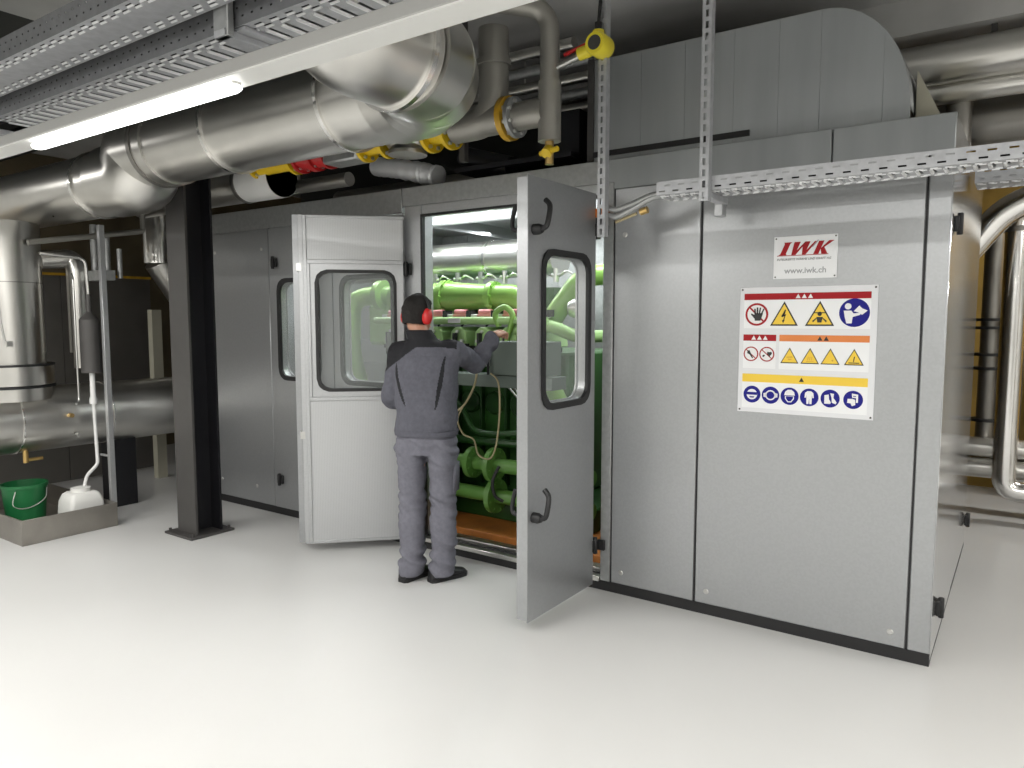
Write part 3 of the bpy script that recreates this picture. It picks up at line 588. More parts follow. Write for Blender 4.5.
# lamp rail with its tube
rail = thing('lamp_rail', (-1.6, 1.516, 2.4), 'long white lamp rail running along under the cable trays', 'light fixture')
MB().box(-7.6, 3.4, 1.463, 1.57, 2.402, 2.445).build('rail_body', 'rail_shaded', rail, bevel=.003)
MB().box(-7.6, 3.4, 1.466, 1.567, 2.396, 2.402).build('rail_cover', 'rail_white', rail)
lamp = thing('fluorescent_lamp', (-2.9, 1.516, 2.36), 'lit white fluorescent tube lamp under the white rail', 'lamp')
def stadium(w_, h_, n=8): return [(w_*math.cos(a), h_*math.sin(a)) for a in [2*PI*k/24 for k in range(24)]]
MB().loft([[(x, 1.516+p[0]*s_, 2.380+p[1]*s_) for p in stadium(.030, .017)] for x, s_ in ((-3.62, .4), (-3.615, .8), (-3.59, 1), (-2.19, 1), (-2.165, .8), (-2.16, .4))]).build('diffuser', 'tube', lamp)
for x in (-3.62, -2.18): MB().box(x, x+.02, 1.50, 1.535, 2.385, 2.40).build('end_cap', 'rail_white', lamp, bevel=.004)
area('fluorescent_lamp_light', (-2.91, 1.516, 2.345), 1.45, .07, 48*K)

# ------------------------------------------------------------------ insulated pipes
def rings(par, path_pts, r, idx, m='clad_bright', wd=.012):
    for p, d in idx:
        p = Vector(p); d = Vector(d).normalized()
        MB().cyl(p-d*wd, p+d*wd, r+.015, 48).build('cladding_seam', m, par)
mp = thing('insulated_main_pipe', (-3.4, 2.75, 2.3), 'large aluminium-clad pipe under the ceiling with a segmented elbow up to the right', 'pipe')
ay, az, ar = 2.75, 2.745, .235
MB().cyl((-4.72, ay, az), (-2.60, ay, az), ar, 48).build('straight_section', 'clad', mp)
# segmented elbow towards the viewer, then up
ex, R_ = -2.36, .36
arcp = [(-2.60, ay, az)]+[(-2.60+R_*math.sin(a), ay-R_*(1-math.cos(a)), az) for a in [math.radians(22.5*k) for k in range(1, 5)]]
for k in range(4):
    a_, b_ = Vector(arcp[k]), Vector(arcp[k+1]); d = (b_-a_).normalized()
    MB().cyl(a_-d*.035, b_+d*.035, ar+.012+.001*k, 48).build('elbow_segment', ['clad', 'clad_dark', 'clad', 'clad'][k] if k != 1 else 'clad', mp)
e = Vector(arcp[-1]); MB().tube(fillet([e, e+Vector((0, -.38, .0)), e+Vector((0, -.38, .62))], .15, 8), ar, 40).build('riser_section', 'clad', mp)
rings(mp, None, ar, [((-3.95, ay, az), (1, 0, 0)), ((-2.95, ay, az), (1, 0, 0)), ((e.x, e.y-.06, e.z), (0, 1, 0))])
MB().cyl((-4.74, ay, az), (-4.70, ay, az), ar+.019, 48).build('cladding_seam', 'clad_dark', mp)
# fat elbow and lower run to the left
MB().tube(fillet([(-4.60, ay, az), (-5.02, ay, az), (-5.02, ay, az-.15), (-5.35, ay, az-.15)], .2, 6), ar+.012, 44).build('offset_elbow', 'clad', mp)
MB().cyl((-5.25, ay, az-.155), (-7.9, ay, az-.155), ar-.01, 44).build('left_section', 'clad', mp)
MB().cyl((-5.56, ay, az-.155), (-5.53, ay, az-.155), ar+.005, 44).build('cladding_seam', 'clad_bright', mp)
for x in (-3.3, -4.4): MB().cyl((x, ay, az+ar-.01), (x, ay, 3.45), .008, 8).build('hanger_rod', 'steel_gray', mp)

# second grey pipe run behind the column
gp = thing('rear_clad_pipe', (-5.0, 3.6, 2.5), 'aluminium-clad pipe passing behind the dark column above the enclosure', 'pipe')
MB().cyl((-6.5, 3.55, 2.66), (-4.55, 3.55, 2.66), .14, 32).build('straight_section', 'clad', gp)
MB().cyl((-4.98, 3.55, 2.66), (-4.94, 3.55, 2.66), .148, 32).build('cladding_seam', 'clad_dark', gp)
MB().cyl((-4.94, 3.55, 2.66), (-4.55, 3.55, 2.66), .143, 32).build('end_section', 'rail_white', gp)

# left vertical pipe on the horizontal tank
vt = thing('vertical_clad_pipe', (-6.5, 2.42, 1.2), 'thick vertical aluminium-clad pipe at the left edge standing on the tank', 'pipe')
MB().cyl((-6.5, 2.42, 1.28), (-6.5, 2.42, 2.36), .27, 44).build('upper_section', 'clad', vt)
MB().cyl((-6.5, 2.42, 1.12), (-6.5, 2.42, 1.27), .32, 44).build('flange_collar', 'clad', vt)
for z in (1.105, 1.272): MB().cyl((-6.5, 2.42, z-.008), (-6.5, 2.42, z+.008), .326, 44).build('collar_seal', 'rubber', vt)
MB().cyl((-6.5, 2.42, 1.0), (-6.5, 2.42, 1.11), .30, 44).build('lower_section', 'clad', vt)
MB().cyl((-6.5, 2.42, 1.90), (-6.5, 2.42, 1.906), .272, 44).build('cladding_seam', 'clad_dark', vt)
MB().tube([(-6.26, 2.30, 1.95), (-6.255, 2.31, 1.60), (-6.25, 2.33, 1.45)], .008, 8).box(-6.26, -6.22, 2.33, 2.37, 1.42, 1.46).build('seam_clip', 'bolt', vt)
MB().tube([(-6.27, 2.24, 1.28), (-6.28, 2.24, 2.18)], .006, 6).build('lap_seam', 'clad_bright', vt)
tk = thing('horizontal_clad_tank', (-6.5, 3, .55), 'long horizontal aluminium-clad tank pipe low at the left behind the drip tray', 'tank')
MB().tube([(-6.5, 1.2, .83), (-6.5, 4.75, .83)], .26, 44).build('shell', 'clad', tk)
for y in (2.42, 3.10): MB().cyl((-6.5, y, .83), (-6.5, y+.012, .83), .266, 44).build('cladding_seam', 'clad_bright', tk)
for y in (3.25,): MB().box(-6.60, -6.40, y-.10, y+.10, 0, .60).build('support_leg', 'steel_dark', tk)
MB().cyl((-6.25, 2.75, .86), (-6.20, 2.75, .86), .018, 10).build('tap', 'brass', tk)
MB().cyl((-6.26, 2.80, .70), (-6.22, 2.80, .69), .014, 8).build('plug', 'bolt', tk)
MB().cyl((-6.40, 2.48, .50), (-6.40, 2.48, .60), .02, 10).cyl((-6.40, 2.48, .52), (-6.40, 2.60, .52), .014, 10).build('drain_valve', 'brass', tk)
# thin pipework
solo(MB().tube(fillet([(-6.52, 2.71, 2.10), (-6.48, 2.93, 2.12), (-6.45, 2.95, 2.05), (-6.45, 2.95, 1.35)], .12), .075, 20).cyl((-6.45, 2.95, 1.22), (-6.45, 2.95, 1.35), .05, 16), 'small_clad_pipe', 'clad', 'narrow vertical clad pipe with a bent top beside the thick left pipe', 'pipe')
solo(MB().cyl((-6.1, 2.87, 1.20), (-6.1, 2.87, 1.62), .075, 22).lathe([(.075, 0), (.04, .04), (.02, .06), (.02, .2)], (-6.1, 2.87, 1.62), 18), 'siphon_vessel', 'steel_gray', 'small dark grey cylinder vessel hanging between thin pipes', 'vessel')
solo(MB().cyl((-6.1, 2.87, 1.0), (-6.1, 2.87, 1.20), .020, 12).tube(fillet([(-6.1, 2.87, 1.0), (-6.1, 2.88, .46), (-6.1, 2.79, .38), (-6.1, 2.77, .30)], .03), .013, 10).cyl((-6.1, 2.87, .95), (-6.1, 2.87, 1.0), .028, 12), 'drain_hose', 'white', 'thin white drain pipe leading down into the canister', 'pipe')
solo(MB().tube(fillet([(-6.20, 2.50, 2.20), (-6.20, 3.35, 2.36), (-6.20, 3.39, 2.37), (-6.20, 3.39, 2.60)], .05), .022, 12), 'condensate_pipe', 'pipe_gray', 'thin grey pipe with an elbow rising into the main pipe at left', 'pipe')
solo(MB().tube(fillet([(-6.14, 2.55, 2.12), (-6.1, 2.86, 2.10), (-6.1, 2.87, 1.82)], .06), .012, 10).tube(fillet([(-6.2, 2.80, 1.98), (-6.14, 2.78, 1.95), (-6.14, 2.78, .98), (-6.10, 2.74, .96)], .03), .008, 8), 'impulse_lines', 'bolt', 'pair of thin steel tubes beside the small dark vessel', 'tube')
solo(MB().box(-5.95, -5.91, 2.885, 2.925, 0, 2.35).box(-6.08, -5.94, 2.89, 2.91, .53, .545), 'strut_post', 'galv_light', 'thin galvanized post rising behind the corner of the drip tray', 'support post', bevel=.002)
solo(MB().box(-6.42, -6.12, 3.0, 3.1, 1.94, 2.02).cyl((-6.36, 3.06, 2.02), (-6.36, 3.06, 2.4), .03, 12).cyl((-6.24, 3.1, 1.98), (-6.24, 3.1, 2.3), .025, 12).cyl((-6.16, 3.16, 1.96), (-6.16, 3.16, 2.2), .02, 12), 'valve_manifold', 'galv_dull', 'cluster of small valves and tubes on the post at left', 'valve')
dk = thing('bent_duct', (-7.2, 4.1, 1.8), 'shiny bent round duct just left of the dark column', 'duct')
MB().tube([(-7.2, 4.10, 2.8), (-7.2, 4.10, 2.18)], .16, 28).build('upper_section', 'clad_bright', dk)
MB().tube([(-7.2, 4.10, 2.22), (-7.2, 4.38, 1.82)], .16, 28).build('lower_section', 'clad', dk)
solo(MB().box(-7.3, -7.22, 4.0, 4.10, 0, 1.72), 'cream_post', 'cream', 'narrow cream post under the bent duct by the column', 'post')
ptn = thing('sheet_partition', (-7.8, 3.2, 0), 'dark grey sheet-metal partition standing behind the tank', 'partition')
for y in (1.6, 2.5, 3.4): MB().box(-7.8, -7.77, y+.003, y+.897, .02, 2.05).build('sheet_panel', 'sheet_dark', ptn)
MB().box(-7.82, -7.75, 1.6, 4.3, 2.05, 2.075).build('top_edge', 'yellow_dull', ptn)

# column
col = thing('steel_column', (-5.13, 3.15, 0), 'dark steel H-section column bolted to the floor left of the enclosure', 'column')
MB().box(-5.31, -4.95, 2.97, 3.33, 0, .018).build('base_plate', 'steel_gray', col, bevel=.002)
MB().box(-5.24, -5.00, 3.04, 3.058, .018, 3.0).build('flange', 'steel_gray', col); MB().box(-5.24, -5.00, 3.242, 3.26, .018, 3.0).build('flange', 'steel_dark', col)
MB().box(-5.126, -5.114, 3.058, 3.242, .018, 3.0).build('web', 'steel_dark', col)
for x, y in ((-5.28, 3.0), (-4.98, 3.0), (-5.28, 3.3), (-4.98, 3.3)): MB().cyl((x, y, .018), (x, y, .04), .012, 6).build('anchor_bolt', 'steel_gray', col)
solo(MB().box(-5.3, -4.9, 2.9, 3.4, 3.0, 3.2).box(-9, -3.2, 3.06, 3.24, 3.2, 3.44), 'steel_beam', 'steel_dark', 'dark steel beam on top of the column under the ceiling', 'beam')

# drip tray with bucket and canister
dt = thing('drip_tray', (-6.4, 2.5, 0), 'low stainless drip tray on the floor at the left holding bucket and canister', 'tray')
MB().box(-7.1, -5.82, 2.20, 2.88, .0, .012).build('tray_base', 'tray_steel', dt)
MB().box(-5.834, -5.82, 2.20, 2.88, .012, .185).build('tray_wall', 'tray_steel', dt, bevel=.001); MB().box(-7.1, -7.086, 2.20, 2.88, .012, .185).build('tray_wall', 'tray_steel', dt)
MB().box(-7.086, -5.834, 2.20, 2.214, .012, .185).build('tray_wall', 'tray_steel', dt, bevel=.001); MB().box(-7.086, -5.834, 2.866, 2.88, .012, .185).build('tray_wall', 'tray_steel', dt)
bk = thing('green_bucket', (-6.43, 2.47, .013), 'dark green plastic bucket with wire handle in the drip tray', 'bucket')
MB().lathe([(.105, 0), (.13, .0), (.155, .30), (.162, .30), (.162, .325), (.150, .325), (.125, .012), (.105, .012)], (-6.43, 2.47, .013), 36).build('bucket_body', 'plastic_green', bk)
MB().tube(catmull([(-6.31, 2.36, .30), (-6.28, 2.33, .20), (-6.26, 2.42, .17), (-6.26, 2.54, .22), (-6.295, 2.575, .30)]), .004, 6).build('wire_handle', 'bolt', bk)
cn = thing('white_canister', (-6.08, 2.73, .013), 'squat white plastic canister in the drip tray under the drain pipe', 'canister')
def rrect(cx, cy, a, b, r, z, n=5):
    out_ = []
    for sx, sy, a0 in ((1, 1, 0), (-1, 1, 90), (-1, -1, 180), (1, -1, 270)):
        for k in range(n): an = math.radians(a0+90*k/(n-1)); out_.append((cx+sx*(a-r)+r*math.cos(an), cy+sy*(b-r)+r*math.sin(an), z))
    return out_
MB().loft([rrect(-6.08, 2.73, a, b, .03, z) for a, b, z in ((.115, .125, .013), (.125, .135, .03), (.123, .133, .12), (.12, .125, .20), (.10, .105, .255), (.08, .085, .27))]).build('canister_body', 'canister', cn, sharp=50)
MB().lathe([(.07, 0), (.07, .03), (.05, .035), (0, .035)], (-6.08, 2.73, .268), 20).build('neck_ring', 'canister', cn)

# ------------------------------------------------------------------ gas line
gl = thing('gas_line', (-3.6, 3.42, 2.6), 'yellow and red flanged gas supply line running above the enclosure front', 'pipe')
gy, gz = 3.42, 2.73
def gfl(x, m='yellow', r=.105, t=.024, par=None, bolts=True):
    f = MB().cyl((x-t/2, gy, gz), (x+t/2, gy, gz), r, 28)
    for k in range(8):
        a = k*PI/4+.4; f.cyl((x-t/2-.014, gy+r*.78*math.cos(a), gz+r*.78*math.sin(a)), (x+t/2+.014, gy+r*.78*math.cos(a), gz+r*.78*math.sin(a)), .012, 6, m=1)
    return f.build('flange', [m, 'bolt'], gl)
MB().cyl((-4.62, gy, gz-.02), (-4.22, gy, gz-.02), .05, 20).build('yellow_section', 'yellow', gl)
gfl(-4.65, r=.09); gfl(-4.22, 'yellow'); gfl(-4.16, 'red_paint'); gfl(-4.02, 'red_paint', t=.05); gfl(-3.88, 'red_paint')
MB().cyl((-4.16, gy, gz), (-3.88, gy, gz), .085, 24).build('filter_body', 'red_paint', gl)
MB().box(-3.87, -3.55, gy-.08, gy+.08, gz-.09, gz+.09).box(-3.80, -3.62, gy-.1, gy+.1, gz+.05, gz+.16).build('solenoid_valve', 'galv_dull', gl, bevel=.012)
gfl(-3.53); MB().cyl((-3.53, gy, gz), (-3.34, gy, gz), .062, 22).build('yellow_section', 'yellow', gl); gfl(-3.34)
MB().lathe([(.06, -.13), (.10, -.08), (.11, 0), (.10, .08), (.06, .13)], (-3.18, gy, gz), 24, 'x').lathe([(.0, .0), (.10, .0), (.12, -.03), (.12, -.05), (0, -.06)], (-3.16, gy-.02, gz-.06), 24).build('pressure_regulator', 'clad', gl)
gfl(-2.98, r=.115); MB().cyl((-2.98, gy, gz), (-2.84, gy, gz), .068, 22).build('yellow_section', 'yellow', gl); gfl(-2.83, r=.115)
MB().tube(fillet([(-2.80, gy, gz), (-2.52, gy, gz+.0), (-2.52, gy, gz+.50)], .14, 8), .085, 24).build('grey_elbow', 'pipe_gray', gl)
MB().cyl((-2.52, gy, gz+.30), (-2.52, gy, gz+.33), .098, 24).build('clamp_ring', 'pipe_gray', gl)
MB().cyl((-2.60, gy, gz+.01), (-2.44, gy, gz+.01), .085, 22).build('grey_section', 'pipe_gray', gl)
gfl(-2.415, 'yellow_dull', r=.12, t=.035); gfl(-2.37, 'galv_dull', r=.11)
MB().cyl((-2.36, gy, gz), (-2.17, gy, gz), .075, 20).tube(fillet([(-2.42, gy-.45, 3.27), (-2.40, gy-.25, 3.27), (-2.15, gy, 3.25), (-2.15, gy, gz-.1)], .12, 8), .052, 22).build('vertical_section', 'pipe_gray', gl)
MB().cyl((-2.15, gy, gz-.16), (-2.15, gy, gz+.15), .062, 22).build('collector', 'pipe_gray', gl)
MB().cyl((-2.15, gy, 2.45), (-2.15, gy, 2.62), .024, 14).cyl((-2.20, gy-.01, 2.51), (-2.08, gy-.03, 2.52), .014, 10, m=1).cyl((-2.15, gy-.035, 2.50), (-2.15, gy, 2.53), .03, 12, m=1).build('drain_valve', ['brass', 'yellow'], gl)
MB().cyl((-2.62, 2.96, 3.30), (-2.40, 2.96, 3.24), .075, 26).cyl((-2.44, 2.96, 3.25), (-2.42, 2.96, 3.245), .09, 26, m=1).cyl((-2.42, 2.96, 3.245), (-2.38, 2.96, 3.235), .09, 26).build('end_cap', ['clad', 'rubber'], gl)
gd = thing('gas_detector', (-1.86, 3.4, 2.9), 'lemon yellow gas sensor on a side stub of the grey vertical pipe', 'sensor')
MB().cyl((-2.11, gy, 2.945), (-1.93, gy, 2.985), .016, 12).build('stub_pipe', 'bolt', gd)
MB().cyl((-2.06, gy, 3.00), (-1.92, gy, 3.03), .010, 8).build('red_lever', 'red_paint', gd)
MB().cyl((-1.97, gy, 2.985), (-1.86, gy, 3.0), .032, 16).lathe([(0, -.06), (.052, -.06), (.058, -.045), (.058, .045), (.052, .06), (0, .06)], (-1.845, gy-.01, 3.0), 20, 'y').cyl((-1.86, gy, 3.0), (-1.86, gy, 3.08), .03, 14).build('sensor_head', 'yellow_lemon', gd)
MB().cyl((-1.845, gy-.072, 3.0), (-1.845, gy-.069, 3.0), .036, 18).build('sensor_face', 'steel_gray', gd)
MB().cyl((-1.86, gy, 3.08), (-1.86, gy, 3.12), .018, 12).tube(catmull([(-1.86, gy, 3.10), (-1.85, gy, 3.22), (-1.82, gy-.02, 3.45)]), .009, 8).build('black_cable', 'rubber', gd)
# dark void stuff above the roof between hood and column
def xpipe(x0, x1, y, z, r, m, name, label, cat='pipe', seams=()):
    o = thing(name, ((x0+x1)/2, y, z-r), label, cat); MB().cyl((x0, y, z), (x1, y, z), r, 28).build('pipe_body', m, o)
    for s_ in seams: MB().cyl((s_-.006, y, z), (s_+.006, y, z), r+.004, 28).build('cladding_seam', 'clad_bright', o)
    return o
sd = thing('foil_duct', (-4.1, 4.3, 2.6), 'crumpled silver foil duct lying on the enclosure roof', 'duct')
fd = MB(); pts = catmull([(-4.05, 4.02, 2.76), (-3.80, 4.0, 2.71), (-3.55, 3.98, 2.65), (-3.40, 3.97, 2.61)], 10)
fd.tube(pts, .07, 24, rs=[.066+.010*random.random() for _ in pts]); fd.build('duct_body', 'tray_lip', sd)
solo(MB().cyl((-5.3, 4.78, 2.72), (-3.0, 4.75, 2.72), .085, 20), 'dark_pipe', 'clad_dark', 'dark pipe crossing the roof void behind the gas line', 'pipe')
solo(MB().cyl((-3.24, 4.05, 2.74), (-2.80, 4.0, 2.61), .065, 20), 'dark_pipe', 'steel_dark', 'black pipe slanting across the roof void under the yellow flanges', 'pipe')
for i, (y, z) in enumerate(((3.85, 3.25), (4.05, 3.22), (4.25, 3.19), (4.45, 3.16), (4.65, 3.13))):
    solo(MB().tube([(-3.4, y+.1, z+.02), (-2.25, y, z-.02)], .035, 14).cyl((-2.9, y+.05, z), (-2.9, y+.05, 3.45), .006, 6), 'thin_conduit', 'clad' if i % 2 == 0 else 'galv_dull', ('first', 'second', 'third', 'fourth', 'fifth')[i]+' from the front of the thin ceiling conduits left of the hood', 'conduit', 'thin ceiling conduits beside the hood')
solo(MB().box(-3.2, -2.3, 3.9, 5.0, 2.60, 2.63).box(-2.6, -2.3, 4.0, 4.1, 2.63, 2.9), 'roof_frame', 'steel_dark', 'dark steel framing on the enclosure roof left of the hood', 'frame')
solo(MB().box(-2.90, -2.86, 3.58, 3.62, 2.58, 3.44), 'ceiling_strut', 'steel_gray', 'grey steel strut rising behind the yellow flange to the ceiling', 'support post')
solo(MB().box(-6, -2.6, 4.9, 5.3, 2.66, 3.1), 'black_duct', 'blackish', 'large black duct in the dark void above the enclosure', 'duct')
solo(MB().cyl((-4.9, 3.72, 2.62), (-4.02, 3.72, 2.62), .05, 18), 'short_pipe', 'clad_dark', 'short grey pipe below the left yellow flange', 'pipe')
# upper right pipes
xpipe(-1.2, 4.2, 5.0, 3.09, .115, 'clad', 'ceiling_pipe', 'upper clad pipe of the group right of the hood', seams=(.4,))
xpipe(-1.2, 4.2, 5.1, 2.95, .07, 'clad', 'ceiling_pipe', 'slim clad pipe below the upper one right of the hood')
xpipe(-1.2, 4.2, 5.6, 2.88, .16, 'clad_dark', 'ceiling_pipe', 'thick dark clad pipe behind the group right of the hood')
solo(MB().cyl((-.40, 5.2, 2.54), (-.40, 5.2, 2.90), .07, 18), 'branch_pipe', 'clad_dark', 'short dark vertical pipe behind the enclosure corner', 'pipe')
for i, x in ((1, -.25),): solo(MB().box(x, x+.03, 4.98, 5.02, 3.19, 3.45), 'pipe_hanger', 'steel_gray', ('hidden ' if i == 0 else 'short ')+'hanger holding the upper right pipe from the ceiling', 'bracket')
# right side pipes behind the enclosure
vp = thing('vertical_hall_pipe', (-.07, 7, .2), 'bright vertical clad pipe at the right edge bending right near the floor', 'pipe')
MB().tube(fillet([(-.10, 7.0, 2.42), (-.10, 7.0, .26), (.7, 7.0, .26)], .12, 8), .085, 24).build('pipe_body', 'clad_bright', vp)
MB().cyl((-.10, 7.0, 2.30), (-.10, 7.0, 2.34), .095, 24).build('cladding_seam', 'clad_dark', vp)
ep = thing('elbow_hall_pipe', (-.2, 6.6, 2.1), 'shiny elbow pipe behind the upper right corner of the enclosure', 'pipe')
MB().tube(fillet([(.9, 6.55, 2.58), (-.02, 6.55, 2.50), (-.2, 6.55, 2.40), (-.45, 6.6, 2.08), (-.6, 6.65, 1.9)], .16, 8), .10, 24).build('pipe_body', 'clad_bright', ep)
mpv = thing('valve_riser', (-.29, 7.7, .6), 'slim dark riser with black flanges behind the enclosure on the right', 'pipe')
MB().cyl((-.27, 7.6, .5), (-.27, 7.6, 2.4), .07, 20).build('pipe_body', 'clad_dark', mpv)
for z in (.75, 1.20, 1.32, 1.55, 1.62): MB().cyl((-.27, 7.6, z-.012), (-.27, 7.6, z+.012), .12, 20).build('pipe_flange', 'rubber', mpv)
for z in (.45, .62): MB().cyl((-2.0, 7.3+z*.1, z-.08), (1.9, 7.3+z*.1, z-.08), .085, 22).build('header_pipe', 'clad', mpv)
solo(MB().box(.22, .9, 7.9, 8.3, .5, 1.9), 'wall_cabinet', 'steel_gray', 'grey wall cabinet at the far right edge behind the bright pipe', 'cabinet', bevel=.01)
solo(MB().tube(catmull([(-.12, 8.36, 2.0), (-.14, 8.36, 1.5), (-.10, 8.36, 1.2), (-.16, 8.36, .9)]), .012, 8), 'wall_cable', 'rubber', 'thin dark cable on the yellow wall at right', 'cable')
# pipes that stand along the right side of the hall and mirror in the side panel
solo(MB().tube(fillet([(.75, 6.2, 3.2), (.75, 6.2, .3), (1.6, 6.2, .3)], .12, 8), .09, 24), 'hall_riser', 'clad_bright', 'vertical clad riser standing to the right of the enclosure', 'pipe')
solo(MB().cyl((1.3, 7.0, 0), (1.3, 7.0, 3.3), .14, 24), 'hall_riser', 'clad', 'thick clad riser far right behind the enclosure corner', 'pipe')
# ------------------------------------------------------------------ the man
PB = Vector((-3.015, 3.385, 0)); PF = Vector((-.50, .866, 0)); PR = Vector((.866, .50, 0))
man = thing('person', tuple(PB), 'person in grey work clothes and red ear defenders reaching into the open enclosure', 'person')
def B(u, v, z): return PB+PR*u+PF*v+Vector((0, 0, z))
def rings_(spec, seg=28, ex=2.4, m=0):
    out_ = []
    for u, v, z, a, b in spec:
        r = []
        for k in range(seg):
            t = 2*PI*k/seg; c_, s_ = math.cos(t), math.sin(t)
            r.append(B(u+a*math.copysign(abs(c_)**(2/ex), c_), v+b*math.copysign(abs(s_)**(2/ex), s_), z))
        out_.append(r)
    return out_
def remeshed(mb, voxel, name, mats, fn=None, mfn=None, smooth=3, parent=man):
    me = bpy.data.meshes.new('tmp'); me.from_pydata(mb.v, [], mb.f); me.update()
    o = bpy.data.objects.new('tmp', me); C.objects.link(o)
    md = o.modifiers.new('r', 'REMESH'); md.mode = 'VOXEL'; md.voxel_size = voxel
    if smooth: md = o.modifiers.new('s', 'SMOOTH'); md.factor = .5; md.iterations = smooth
    n = bpy.data.meshes.new_from_object(o.evaluated_get(bpy.context.evaluated_depsgraph_get())); bpy.data.objects.remove(o)
    n.name = name
    if fn:
        no = [v.normal.copy() for v in n.vertices]
        for v, q in zip(n.vertices, no): v.co = fn(v.co.copy(), q)
    n.materials.clear()
    for q in mats: n.materials.append(MAT[q])
    for p in n.polygons:
        p.use_smooth = True; p.material_index = 0
        if mfn: p.material_index = mfn(p.center)
    og = origin(parent)
    for v in n.vertices: v.co -= og
    n.update(); r = bpy.data.objects.new(name, n); C.objects.link(r); r.parent = parent; return r
def local(p): d = p-PB; return d.dot(PR), d.dot(PF), p.z
SHR = B(.165, .0, 1.425); ELR = Vector((-2.87, 3.70, 1.35)); WRR = Vector((-2.81, 3.83, 1.525)); SHL = B(-.165, 0, 1.41); ELL = B(-.225, .02, 1.13); WRL = B(-.13, .24, 1.06)
HC = Vector((-3.09, 3.40, 1.650)); HF = Vector((.02, 1, -.12)).normalized(); HR = HF.cross(Vector((0, 0, 1))).normalized(); HU = HR.cross(HF)
def Hd(a, b, c): return HC+HR*a+HF*b+HU*c
body = MB()
body.loft(rings_([(0, 0, .84, .13, .10), (0, 0, .98, .155, .10), (0, 0, 1.10, .14, .095), (0, 0, 1.28, .155, .10), (0, 0, 1.42, .15, .085), (0, 0, 1.48, .08, .06)]))
hs = [(0, .0, -.105, .035, .05), (0, .012, -.085, .055, .075), (0, .01, -.03, .072, .09), (0, .0, .02, .077, .097), (0, -.005, .06, .073, .092), (0, -.005, .092, .052, .066), (0, -.005, .108, .022, .03)]
body.loft([[Hd(a*math.cos(2*PI*k/24)+x, b*math.sin(2*PI*k/24)+y, z) for k in range(24)] for x, y, z, a, b in hs])
body.tube([B(0, -.01, 1.44), Hd(0, -.012, -.05)], .055, 18)
body.loft([[Hd(.012*x_, .095+yy, z) for x_, yy in ((-1, -.03), (1, -.03), (.4, d), (-.4, d))] for z, d in ((.02, .0), (-.015, .012), (-.035, .022), (-.045, .0))])      # nose
body.ball(Hd(0, .085, -.072), .024, .012, .010).ball(Hd(-.078, -.01, -.01), .012, .02, .03).ball(Hd(.078, -.01, -.01), .012, .02, .03)
for s_ in (-1, 1): body.ball(Hd(s_*.032, .083, .0), .015, .010, .010)
def limb(pts, rs, n=5):
    P_ = catmull(pts, n); R2 = catmull([(r, 0, 0) for r in rs], n); body.tube(P_, 0, 16, rs=[q.x for q in R2])
limb([SHR, (SHR+ELR)/2, ELR, (ELR+WRR)/2, WRR], [.052, .046, .038, .036, .026]); limb([SHL, (SHL+ELL)/2, ELL, (ELL+WRL)/2, WRL], [.052, .046, .038, .036, .026])
FL, FR = B(-.098, -.01, .09), B(.095, -.01, .09)
limb([B(-.085, 0, .92), B(-.09, .01, .70), B(-.095, .02, .5), B(-.098, -.01, .3), FL], [.085, .075, .055, .055, .038]); limb([B(.085, 0, .92), B(.09, .01, .70), B(.095, .02, .5), B(.095, -.01, .3), FR], [.085, .075, .055, .055, .038])
def hand(w_, d, up, side, curl):
    """palm from wrist w_ along d; thumb leaves towards side"""
    d = d.normalized(); side = (side-d*side.dot(d)).normalized(); n_ = d.cross(side)
    nn = n_ if n_.dot(up) < 0 else -n_               # palm side
    body.loft([[w_+d*t+side*(a*math.cos(2*PI*k/14))+nn*(b*math.sin(2*PI*k/14)) for k in range(14)] for t, a, b in ((-.02, .028, .022), (.02, .034, .018), (.055, .042, .016), (.085, .040, .013))])
    for i, L in enumerate((.072, .080, .074, .058)):
        o_ = w_+d*.08+side*(.030-.020*i); p = [o_-d*.02, o_+d*L*.35+nn*curl*.008, o_+d*L*(.62-.1*curl)+nn*.028*curl, o_+d*L*(.72-.25*curl)+nn*.05*curl]
        body.tube(catmull(p, 4), 0, 10, rs=[.0095-.0025*k/12 for k in range(13)])
    o_ = w_+d*.02+side*.025; body.tube(catmull([o_, o_+side*.028+d*.018+nn*.008, o_+side*.034+d*.045+nn*.022, o_+side*.022+d*.068+nn*.036], 4), 0, 10, rs=[.013-.004*k/12 for k in range(13)])
hand(WRR, Vector((-.06, .5, .10)), Vector((0, 0, 1)), Vector((-1, -.1, .2)), 1.1); hand(WRL, PF*.8+PR*.3, Vector((0, 0, 1)), PR, .6)
for f in (FL, FR): body.tube([f, f+PF*.02-Vector((0, 0, .05)), f+PF*.13-Vector((0, 0, .06))], .03, 12)
remeshed(body, .005, 'body', ['skin'], smooth=2)
for s_ in (-1, 1): MB().ball(Hd(s_*.032, .090, .0), .009, .006, .007, 10, 7).build('eye', 'ink_white', man); MB().ball(Hd(s_*.032, .0955, .0), .004, .003, .004, 8, 6).build('pupil', 'rubber', man)
MB().tube(catmull([Hd(-.022, .094, -.062), Hd(0, .100, -.064), Hd(.022, .094, -.062)], 4), .005, 8).build('mouth', 'pink', man)
